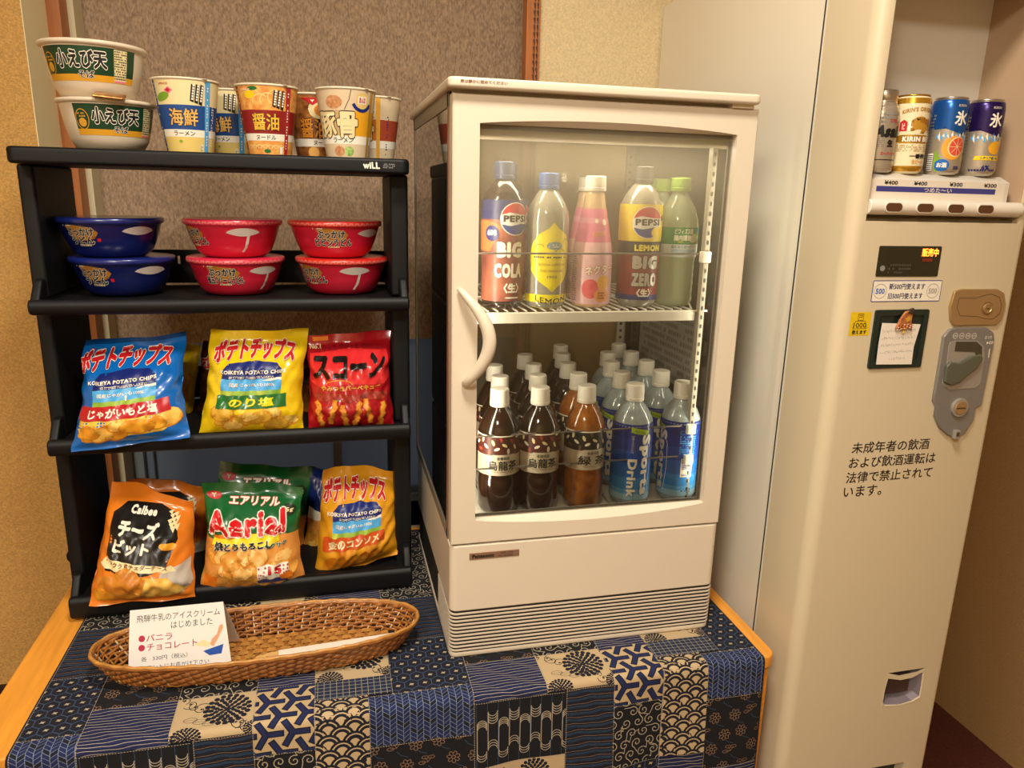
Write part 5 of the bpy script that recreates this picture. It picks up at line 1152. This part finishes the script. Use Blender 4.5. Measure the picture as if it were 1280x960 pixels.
def art_bigcola(P):
    W = .102; P.rect(-W, .012, W, .160, M('cola_orange', '#a85e48', .4, c2='#5e2424', vscale=22), 0); P.rect(-W, .132, W, .160, M('cola_blue', '#16245e', .4), 1); P.poly([(-W, .118), (-W, .13), (-.03, .13), (-.01, .122), (-.03, .085), (-W, .09)], M('cola_amber', '#d8703a', .4), 1)
    globe(P, .010, .133, .0225); P.ell(-.026, .112, .0115, .0115, NAVY, 4); P.text('600', -.026, .113, .015, .0085, WHITE, 5, bold=.04)
    P.text('BIG', .002, .0885, .040, .0240, WHITE, 4, bold=.08, out=M('cola_shadow', '#7a2a20', .4), outw=.04); P.text('COLA', .001, .0580, .046, .0220, WHITE, 4, bold=.07, out=M('cola_shadow'), outw=.04)
    P.text('〈生〉', .006, .0320, .026, .0150, WHITE, 4, bold=.05); P.rect(-.004, .0165, .018, .0185, WHITE, 3)
def art_lemonzero(P):
    W = .102; P.rect(-W, .012, W, .158, M('cola_wine', '#6a1e24', .4, c2='#a83c2c', vscale=30), 0); P.rect(-W, .102, W, .158, M('zero_yellow', '#e8cc1c', .4), 1); P.rect(-W, .0835, W, .1025, BLACK, 2)
    globe(P, -.003, .1310, .0230); P.ell(.013, .1165, .0110, .0085, YEL, 9); P.text('LEMON', .0, .0928, .044, .0100, M('lemon_text', '#f0dc3c', .4), 5, bold=.07)
    P.text('BIG', -.002, .0705, .044, .0210, SILVER, 4, bold=.08, out=BLACK, outw=.04); P.text('ZERO', -.002, .0440, .044, .0210, SILVER, 4, bold=.07, out=BLACK, outw=.04); P.text('〈生〉', -.003, .0235, .024, .0130, WHITE, 4, bold=.05)
    P.rect(-W, .012, W, .020, NAVY, 3); P.text('600', .026, .138, .010, .008, BLACK, 4, bold=.04, rot=.3)
bottle('cola_bottle', 'orange and blue cola bottle with a blue cap, leftmost on the upper wire shelf', (0.0945, UY, ZU), .05, PEP, COLA, M('cap_blue', '#16305e', .4), .0215, .0155, art_bigcola, .033, 'bottles in front on the wire shelf')
LEM = [(0.024, 0.0), (0.0290, 0.003), (0.0315, 0.012), (0.0308, 0.050), (0.0318, 0.085), (0.0326, 0.132), (0.0312, 0.144), (0.0255, 0.158), (0.0185, 0.169), (0.0140, 0.175), (0.0125, 0.177), (0.0125, 0.178)]
LEM = [(r, z) for r, z in LEM]
def art_lemon(P):
    W = .098; Lm = M('lemon_yellow', '#f2de10', .35, coat=.3); 
    P.poly([(0, .138), (.006, .130), (.020, .120), (.030, .104), (.034, .086), (.031, .066), (.020, .052), (.006, .041), (0, .035), (-.006, .041), (-.020, .052), (-.031, .066), (-.034, .086), (-.030, .104), (-.020, .120), (-.006, .130)], Lm, 1)
    P.rect(-W, .010, W, .024, Lm, 1); P.poly([(-W, .024), (W, .024), (W, .034), (.02, .026), (-.02, .026), (-W, .034)], Lm, 1)
    P.ell(.002, .104, .011, .006, M('lemon_steel', '#8a9ca0', .4), 2); P.small(-.006, .101, .010, .107, 2, WHITE, 3, 2); P.ring(-.018, .100, .006, .0007, BLACK, 2, 20, 170, 8); P.ring(.020, .108, .006, .0007, BLACK, 2, 20, 170, 8); P.ring(.010, .093, .007, .0007, BLACK, 2, 20, 170, 8)
    P.small(-.026, .085, .026, .089, 1, BLACK, 2, 9); P.text('SODA LEMON', 0, .076, .040, .0035, BROWN, 2); P.text('THE SPARKLING', 0, .0665, .034, .0035, BROWN, 2); P.text('1952', 0, .0575, .014, .004, BLACK, 2)
    P.rect(-W, .024, W, .031, Lm, 1)
    P.items = [([(p_[0]*1.15, p_[1]-.009)+tuple(p_[2:]) for p_ in q[0]],)+q[1:] for q in P.items]
    P.text('LEMON', 0, .0175, .052, .0090, BLACK, 3, bold=.01, arc=-.006)
bottle('lemon_soda_bottle', 'clear bottle with a bright yellow lemon label and blue cap on the wire shelf', (0.1625, UY-.003, ZU), .04, LEM, CLEARB, M('cap_bright_blue', '#1e4f94', .4), .0205, .0152, art_lemon, .032, 'bottles in front on the wire shelf')
PCH = [(0.023, 0.0), (0.0290, 0.003), (0.0312, 0.012), (0.0312, 0.075), (0.0290, 0.095), (0.0240, 0.120), (0.0185, 0.148), (0.0150, 0.170), (0.0135, 0.177)]
def art_peach(P):
    W = .098; P.rect(-W, .006, W, .100, M('peach_pale', '#e8b8c0', .4, coat=.3), 0); P.rect(-W, .100, W, .150, M('peach_pink', '#e0789c', .4, coat=.3), 0); P.rect(-W, .128, W, .136, M('peach_mid', '#e494b0', .4), 1)
    P.text('ももモモ', 0, .113, .026, .0075, ORANGE, 3, bold=.05, rot=.08, out=WHITE, outw=.04); P.ell(.012, .130, .0050, .0045, WHITE, 3); P.ell(-.006, .132, .0035, .0030, WHITE, 3)
    P.text('ネクター', .002, .0600, .048, .0140, WHITE, 4, bold=.04, rot=.12, out=RED, outw=.05); P.ell(-.013, .030, .0135, .0150, M('peach_red', '#d8404a', .4, c2='#e8707a', vscale=60), 2); P.ell(.008, .040, .0110, .0110, M('peach_gold', '#eeb048', .4), 2); P.ell(.006, .020, .0130, .0105, M('peach_orange', '#ec9c5c', .4), 3); P.small(-.001, .014, .014, .026, 3, BROWN, 4, 1)
    P.small(.030, .01, .038, .09, 22, GREY, 3, 3); P.rect(.027, .078, .037, .088, PINK, 3); P.small(-.048, .01, -.036, .08, 20, GREY, 3, 5)
bottle('peach_drink_bottle', 'pink peach drink bottle with a white cap, middle of the wire shelf', (0.2370, UY-.002, ZU), .05, PCH, M('peach_neck', '#d8b48a', 0.25, coat=.6), CAPW, .0190, .0162, art_peach, .0312, 'bottles in front on the wire shelf')
bottle('cola_bottle', 'yellow and wine-red lemon cola bottle with a black cap on the wire shelf', (0.3150, UY, ZU), .06, PEP, CLEARB, M('cap_black', '#1a1a20', .4), .0215, .0155, art_lemonzero, .033, 'bottles in front on the wire shelf')
WTR = [(0.023, 0.0), (0.0280, 0.003), (0.0305, 0.010)]+[(0.0305-.0012*(k % 2), .014+.006*k) for k in range(11)]+[(0.0320, 0.085), (0.0325, 0.125), (0.0310, 0.136), (0.0250, 0.155), (0.0160, 0.170), (0.0125, 0.176), (0.0122, 0.180)]
def art_water(P):
    W = .1015; P.rect(-W, .079, W, .0860, M('water_white', '#d8e0dc', .4), 0); P.rect(-W, .085, W, .1245, M('water_green', '#268a3c', .4, coat=.3), 0); P.rect(-W, .085, W, .0985, M('water_white', '#d8e0dc', .4), 1)
    P.text('ビフィズス菌', -.005, .1185, .030, .0088, WHITE, 3, bold=.03); P.text('腸内環境', -.007, .1085, .028, .0088, WHITE, 3, bold=.035); P.ell(.014, .1085, .0105, .0065, M('water_cream', '#c8c8a0', .4), 3, rot=.4); P.ell(.020, .1150, .0035, .0030, LGREEN, 4)
    P.small(-.020, .1010, -.006, .1040, 1, YEL, 3, 2); P.text('はたらくヨーグリーナ', 0, .0950, .048, .0050, NAVY, 3, bold=.02); P.small(-.024, .0860, .024, .0915, 3, SKY, 3, 4); P.ell(-.002, .121, .001, .001, WHITE, 3)
    P.ell(.023, .1190, .0030, .0030, BLUE, 4); P.ell(.024, .1020, .0020, .0030, RED, 4)
bottle('water_bottle', 'pale green water bottle with a lime cap, right end of the upper wire shelf', (0.3790, UY, ZU), .05, WTR, glassy('water_pet', '#dfe6cf', refl=1.5, milk=0.9, milkcol='#dfe8c4', rough=.06, glow=.6), M('cap_lime', '#86b02c', .4), .0175, .0155, art_water, .0325, 'bottles in front on the wire shelf')
# bottles half seen behind the front ones
for k, (x, src, lab) in enumerate(((0.120, 0, 'cola bottle standing behind the leftmost cola bottle'), (0.190, 1, 'lemon soda bottle standing behind the yellow lemon one'), (0.255, 2, 'pink peach bottle standing behind the pink one in front'), (0.385, 4, 'water bottle standing behind the pale green one'))):
    s = [o for o in bpy.data.objects if o.get('group') == 'bottles in front on the wire shelf'][:]
    nm = ('cola_bottle', 'lemon_soda_bottle', 'peach_drink_bottle', 'cola_bottle', 'water_bottle')[src]
    copy_tree(bpy.data.objects[nm], None, (x, UY+.085, ZU), .1, lab, 'bottles behind on the wire shelf')

# ------------------------------------------------------------------ cans in the vending machine
CH_, CRD = 0.1080, 0.0243
CANP = [(0.0190, 0.0), (0.0225, 0.004), (CRD, 0.009), (CRD, 0.0955), (0.0228, 0.1035), (0.0205, 0.1055)]
ALU = M('can_aluminium', '#c8c0b0', 0.28, metal=0.9)
def can(label, loc, rz, body, art, prof=CANP, rim=ALU, h=CH_):
    t = thing('drink_can', label, 'drink can', loc, rz, 'sample cans in the vending machine')
    bm = lathe(B(), prof, 40); obj('can_body', bm, body, t, smooth=True)
    bm = B(); lathe(bm, [(0.0205, 0.1050), (0.0214, 0.1062), (0.0212, 0.1078), (0.0200, 0.1078), (0.0192, 0.1060)], 40, cap0=False); obj('can_rim', bm, rim, t, smooth=True)
    P = Print(); art(P); P.build('can_print', wrap(prof, CRD), t, cell=(0.005, 0.0045), base=.0002, step=.0001); return t
VY = -0.045; VZ0 = 1.4560
def art_k(P):
    W = .0765; G = M('can_gold', '#c8962c', .25, metal=.6); P.rect(-W, .003, W, .100, M('can_cream', '#e6d8b0', .3, coat=.4), 0); P.rect(-W, .003, W, .0105, G, 1); P.rect(-W, .0955, W, .103, G, 1)
    P.text("KIRIN'S ORIGINAL", .003, .0835, .052, .0060, M('gold_dark', '#a87828', .35), 2, bold=.05, arc=.004)
    beast = [(-.014, .066), (-.009, .072), (-.003, .0765), (.003, .078), (.009, .0765), (.013, .0740), (.018, .0760), (.022, .0715), (.020, .066), (.023, .061), (.020, .056), (.017, .0600), (.013, .0590), (.010, .0545), (.004, .0550), (.006, .0605), (-.002, .0600), (-.007, .0575), (-.013, .0590), (-.006, .0640)]
    P.poly(beast, M('beast_gold', '#b8842c', .35), 2); P.ell(-.001, .0735, .0018, .0013, BLACK, 3)
    for k in range(6): P.line([(.001+k*.003, .0760-k*.0006), (.004+k*.003, .0700-k*.001)], .0011, BROWN, 3)
    P.poly([(-.024, .058), (-.024, .070), (-.019, .0735), (-.014, .070), (-.014, .058)], RED, 3); P.small(-.021, .060, -.017, .069, 4, WHITE, 4, 1); P.rect(-.0125, .058, -.0095, .071, WHITE, 3)
    P.poly([(-.026, .0435), (-.020, .0415), (.030, .0415), (.030, .0530), (-.020, .0530), (-.026, .0515)], G, 2); P.text('KIRIN BEER', .006, .0472, .048, .0072, WHITE, 4, bold=.06, out=BROWN, outw=.04)
    P.small(-.024, .030, .024, .040, 4, M('gold_dark'), 2, 4, .6); P.text('一番搾り', .009, .0240, .030, .0068, BLACK, 3, bold=.05); P.text('生ビール', .007, .0165, .018, .0058, GOLD, 3, bold=.04)
def art_a(P):
    W = .0765; P.rect(-W, .003, W, .100, M('can_silver', '#b4a894', .3, metal=.5), 0); P.text('Asahi', .006, .0560, .044, .0170, BLACK, 3, bold=.09, shear=.2); P.text('生', .006, .0400, .009, .0100, BLACK, 3, bold=.07); P.small(-.024, .034, -.002, .050, 6, GREY, 2, 3)
    P.text('スーパードライ', .008, .0260, .028, .0050, RED, 3, bold=.04); P.small(-.018, .066, .018, .082, 3, GREY, 2, 5, .7); P.text('SUPER', .008, .0700, .012, .005, RED, 3, bold=.02); P.rect(-.026, .0170, .02, .0182, BLACK, 3)
def art_h(purple):
    def f(P):
        W = .0765; top = M('can_purple', '#2c1a58', .25, metal=.5) if purple else M('can_blue', '#1f5aa8', .25, metal=.5)
        P.rect(-W, .003, W, .103, M('can_silver'), 0); P.poly([(-W, .060), (-W, .104), (W, .104), (W, .058), (.012, .056), (-.010, .064)], top, 1)
        P.text('KIRIN', .008, .0955, .012, .0035, SILVER, 3, bold=.05); P.text('氷', .009, .0785, .0185, .0205, WHITE, 4, bold=.03); P.text('結', .031, .0760, .0140, .0170, WHITE, 4, bold=.03)
        for k in range(16): P.poly([(-.022+.0028*k, .052+.004*math.sin(k*3)), (-.020+.0028*k, .058+.003*math.sin(k*2)), (-.018+.0028*k, .050+.004*math.sin(k*5))], WHITE if k % 2 else SKY, 2)
        if purple:
            P.ell(.014, .040, .0105, .0095, M('fruit_gold', '#e8a82a', .4), 3); P.poly([(.016, .046), (.026, .058), (.032, .050), (.026, .040)], M('fruit_gold2', '#eec050', .4), 3); P.poly([(-.014, .0225), (-.012, .0285), (.030, .0285), (.030, .0225)], YEL, 4); P.text('シチリア産レモン', .010, .0255, .030, .0042, NAVY, 5, bold=.03); P.text('6%', .004, .0120, .011, .0068, NAVY, 4, bold=.06); P.small(-.018, .006, .022, .011, 1, NAVY, 3, 5)
        else:
            P.ell(.004, .0375, .0160, .0165, M('grape_orange', '#eca02a', .4), 3, rot=-.3); P.ell(.008, .0390, .0120, .0140, CREAM, 4, rot=-.3); P.ell(.0085, .0392, .0108, .0128, M('grape_red', '#d8503a', .4), 5, rot=-.3)
            for k in range(8): a = k*PI/4; P.line([(.0085, .0392), (.0085+.0100*math.cos(a), .0392+.0118*math.sin(a))], .0006, CREAM, 6)
            P.poly([(-.020, .012), (-.020, .036), (-.010, .020), (-.006, .008), (-.016, .004)], LGREEN, 2.5); P.ell(-.0085, .0135, .0098, .0085, BLUE, 6); P.text('お酒', -.0085, .0135, .0130, .0070, WHITE, 7, bold=.04); P.text('5%', .012, .0100, .009, .0050, NAVY, 4, bold=.05)
            P.rect(-.030, .006, -.0215, .030, WHITE, 3)
            for k in range(8): P.rect(-.0295, .0075+k*.0027, -.022, .0087+k*.0027, NAVY, 4)
        P.small(-.040, .030, -.026, .085, 12, GREY, 3, 6)
    return f
# sample bottle-can with a screw cap
ABP = [(0.019, 0.0), (0.0218, 0.003), (0.0225, 0.007), (0.0225, 0.080), (0.0212, 0.0880), (0.0182, 0.0925), (0.0172, 0.0940)]
tA = thing('aluminium_bottle', 'silver aluminium beer bottle with a ribbed cap, leftmost sample in the vending machine', 'drink bottle', (0.6130, VY, VZ0), -0.22)
obj('bottle_body', lathe(B(), ABP, 36), M('can_silver'), tA, smooth=True)
bm = B(); lathe(bm, [(0.0176, 0.0930), (0.0178, 0.0960), (0.0168, 0.0972), (0.0178, 0.0984), (0.0178, 0.1105), (0.0168, 0.1120)], 32); obj('screw_cap', bm, ALU, tA, smooth=True)
P = Print(); art_a(P); P.build('bottle_print', wrap(ABP, .0225), tA, cell=(.005, .012), base=.0002, step=.0001)
can('cream and gold beer can with a gold beast emblem in the vending machine', (0.6620, VY, VZ0), -0.26, M('can_cream'), art_k, rim=M('rim_gold', '#c09030', .28, metal=.8))
can('blue and silver chuhai can with a red grapefruit slice in the vending machine', (0.7270, VY, VZ0), -0.40, ALU, art_h(False))
can('dark purple chuhai can with yellow lemons, rightmost in the vending machine', (0.7900, VY, VZ0), -0.48, ALU, art_h(True))
# ------------------------------------------------------------------ wicker tray
WK = M('wicker', '#9a5f28', 0.45, coat=0.35, var=0.3, vscale=90); WK2 = M('wicker_light', '#b8813c', 0.45, coat=0.3, var=0.25, vscale=80); WP = M('wicker_pale', '#dcc08c', 0.45)
bk = thing('wicker_tray', 'long oval woven wicker tray on the patchwork cloth in front of the rack', 'basket', (-0.2820, 0.0600, 0.7065), 0.01)
def sup(a, b, t, e=2.35):
    c, s = math.cos(t), math.sin(t); return (a*abs(c)**(2/e)*(1 if c > 0 else -1), b*abs(s)**(2/e)*(1 if s > 0 else -1))
def oval(a, b, n):
    raw = [sup(a, b, 2*PI*i/720) for i in range(721)]; L = [0]
    for p, q in zip(raw[:-1], raw[1:]): L.append(L[-1]+math.hypot(q[0]-p[0], q[1]-p[1]))
    o = []; j = 0
    for i in range(n):
        d = L[-1]*i/n
        while L[j+1] < d: j += 1
        f = (d-L[j])/(L[j+1]-L[j]) if L[j+1] > L[j] else 0; o.append((raw[j][0]+(raw[j+1][0]-raw[j][0])*f, raw[j][1]+(raw[j+1][1]-raw[j][1])*f))
    return o
NS_ = 78; HB = 0.042
def ringpt(h, n=NS_*4):
    k = h/HB; return oval(0.208+0.030*k**.8, 0.054+0.020*k**.8, n)
for r in range(8):
    h0 = 0.0025+r*0.0047; rp_ = ringpt(h0+.0025); n = len(rp_); bm = B(); A = []
    for i, (x, y) in enumerate(rp_):
        l = math.hypot(x/.24, y/.074); nx, ny = x/.24**2, y/.074**2; q = math.hypot(nx, ny); nx /= q; ny /= q
        w_ = 0.0014*math.cos(PI*i/4+PI*r); sl = .0011*math.sin(PI*i/4+r*PI)
        A.append([bm.verts.new((x+nx*(w_+s*.0007), y+ny*(w_+s*.0007), h0+dz+sl)) for s, dz in ((-1, 0), (1, 0), (1.3, .0028), (1, .0058), (-1, .0058))])
    for i in range(n):
        for k in range(5): bm.faces.new((A[i][k], A[(i+1) % n][k], A[(i+1) % n][(k+1) % 5], A[i][(k+1) % 5]))
    obj('weaver', bm, WK, bk, smooth=True)
st = ringpt(0.004, NS_); sm = ringpt(HB, NS_)
smesh = None
for i in range(NS_):
    a = Vector((*st[i], 0.002)); b_ = Vector((*sm[i], HB)); d = (b_-a)
    bm = tube(B(), [a, a+d*.35+Vector((0, 0, 0)), b_], 0.0013, 5); obj('stake', bm, WP if i % 3 == 0 else WK2, bk)
for k, (hh, rr, m) in enumerate(((HB, 0.0033, WK), (HB+.0030, 0.0026, WK2))):
    rp_ = ringpt(HB, 200); bm = B(); tube(bm, [(x*(1.0+.004*k), y*(1.0+.01*k), hh+.0006*math.sin(i*1.1)) for i, (x, y) in enumerate(rp_)], [rr*(1+.12*math.sin(i*1.9)) for i in range(200)], 7, closed=True); obj('rim', bm, m, bk, smooth=True)
# woven floor: broad strips crossed by pairs of narrow ones
for j in range(9):
    y = -0.048+j*0.012; L = 0.205*(1-(abs(y)/.057)**2.35)**(1/2.35); n = 60; bm = B(); A = []
    for i in range(n+1):
        x = -L+2*L*i/n; z = 0.0030+0.0011*math.cos(PI*x/0.0105+PI*j); A.append([bm.verts.new((x, y+dy, z+dz)) for dy, dz in ((-.0047, 0), (.0047, 0), (.0047, .001), (-.0047, .001))])
    for p, q in zip(A[:-1], A[1:]):
        for k in range(4): bm.faces.new((p[k], q[k], q[(k+1) % 4], p[(k+1) % 4]))
    obj('floor_strip', bm, WK2, bk)
for i in range(37):
    x = -0.189+i*0.0105; L = 0.052*(1-(abs(x)/.209)**2.35)**(1/2.35)
    n = 26; bm = B(); A = []
    for k in range(n+1):
        y = -L+2*L*k/n; z = 0.0034-0.0013*math.cos(PI*(y+.048)/0.012+PI*i); A.append([bm.verts.new((x+dx, y, z+dz)) for dx, dz in ((-.0026, 0), (.0026, 0), (.0026, .0009), (-.0026, .0009))])
    for p, q in zip(A[:-1], A[1:]):
        for k in range(4): bm.faces.new((p[k], p[(k+1) % 4], q[(k+1) % 4], q[k]))
    obj('cross_strip', bm, WK, bk)
# ------------------------------------------------------------------ tent card
tcx, tcy, tcz = -0.4000, 0.0400, 0.7125
tc = thing('tent_card', 'white folded card with black and red handwriting standing in the wicker tray', 'sign card', (tcx, tcy, tcz), 0.0)
PAP = M('card_paper', '#e6e2dc', 0.7)
wd, ht, ln = 0.1340, 0.0900, 0.030
bm = B()
def quad(bm, a, b, c, d, th=.0005):
    A = [Vector(p) for p in (a, b, c, d)]; n = (A[1]-A[0]).cross(A[3]-A[0]).normalized()*th
    v = [bm.verts.new(p) for p in A]+[bm.verts.new(p+n) for p in A]
    for f in ((0, 1, 2, 3), (7, 6, 5, 4), (0, 4, 5, 1), (1, 5, 6, 2), (2, 6, 7, 3), (3, 7, 4, 0)): bm.faces.new([v[i] for i in f])
quad(bm, (-wd/2-.004, 0, 0), (wd/2+.006, 0, 0), (wd/2-.004, ln, ht), (-wd/2, ln, ht)); obj('front_leaf', bm, PAP, tc)
bm = B(); quad(bm, (-wd/2, ln, ht), (wd/2-.004, ln, ht), (wd/2+.012, ln+.030, 0.002), (-wd/2, ln+.030, 0.002)); obj('back_leaf', bm, PAP, tc)
P = Print(); CI2 = M('card_ink', '#2a2624', .6); CR_ = M('card_red', '#b02840', .6)
P.text('飛騨牛乳のアイスクリーム', .000, .0775, .116, .0102, CI2, 1, bold=.0); P.text('はじめました', .018, .0650, .058, .0098, CI2, 1)
P.ell(-.0515, .0500, .0045, .0045, CR_, 1); P.text('バニラ', -.0275, .0500, .036, .0098, CR_, 1, bold=.01); P.ell(-.0520, .0372, .0045, .0045, CR_, 1); P.text('チョコレート', -.0100, .0372, .070, .0098, CR_, 1, bold=.01)
P.text('各   330円（税込）', -.0210, .0215, .064, .0068, CI2, 1); P.text('フロントにお声がけ下さい', -.006, .0095, .094, .0068, CI2, 1)
P.poly([(.0330, .0240), (.0620, .0310), (.0590, .0180), (.0420, .0170)], M('card_blue', '#1c4ea8', .6), 1); P.poly([(.0190, .0340), (.0400, .0350), (.0480, .0270), (.0360, .0220), (.0220, .0240)], M('card_pale', '#c8ccdc', .6), 0)
P.poly([(.0210, .0335), (.0330, .0400), (.0450, .0340), (.0400, .0290)], CREAM, 1); P.poly([(.0430, .0330), (.0475, .0290), (.0540, .0390), (.0620, .0540), (.0615, .0590), (.0570, .0580), (.0530, .0460), (.0460, .0400)], M('card_spoon', '#d8a078', .6), 2)
sl = ht/math.hypot(ht, ln)
P.build('card_print', lambda u, v, o: Vector((u, v*ln/ht*1.0-o-.0001, v)), tc, cell=None, base=.0003)
# ------------------------------------------------------------------ wooden spoons in paper sleeves
SLV = M('sleeve_paper', '#e8cdb0', 0.7); SPW = M('spoon_wood', '#d8a868', 0.6)
for k, (px0, py0, px1, py1, z, nm) in enumerate(((325, 822, 478, 801, 0.7245, 'wooden spoon in a paper sleeve lying lowest against the front rim of the tray'), (338, 818, 506, 792, 0.7265, 'white paper sleeved wooden spoon lying on top in the tray'), (333, 820, 488, 796, 0.7220, 'wooden spoon in a paper sleeve between the other two in the tray'))):
    a = at(px0, py0, Z, z); b_ = at(px1, py1, Z, z); d = b_-a; L = d.length; ang = math.atan2(d.y, d.x)
    t = thing('sleeved_spoon', nm, 'wooden spoon', (a+b_)/2, ang, 'sleeved spoons in the wicker tray')
    bm = B(); prism(bm, [(-L/2+.012, -.0068), (L/2, -.0068), (L/2, .0068), (-L/2+.012, .0068)], -.0007, .0009, ax='z'); obj('sleeve', bm, SLV if k != 1 else M('sleeve_white', '#ecdccb', .7), t, bevel=.0005)
    bm = B(); prism(bm, [(-L/2-.006, -.003), (-L/2, -.0052), (-L/2+.02, -.0045), (-L/2+.02, .0045), (-L/2, .0052), (-L/2-.006, .003)], -.0003, .0006, ax='z'); obj('spoon', bm, SPW, t)
P = None
for t in ('t',):
    x = bpy.data.curves.get(t)
    if x: bpy.data.curves.remove(x)
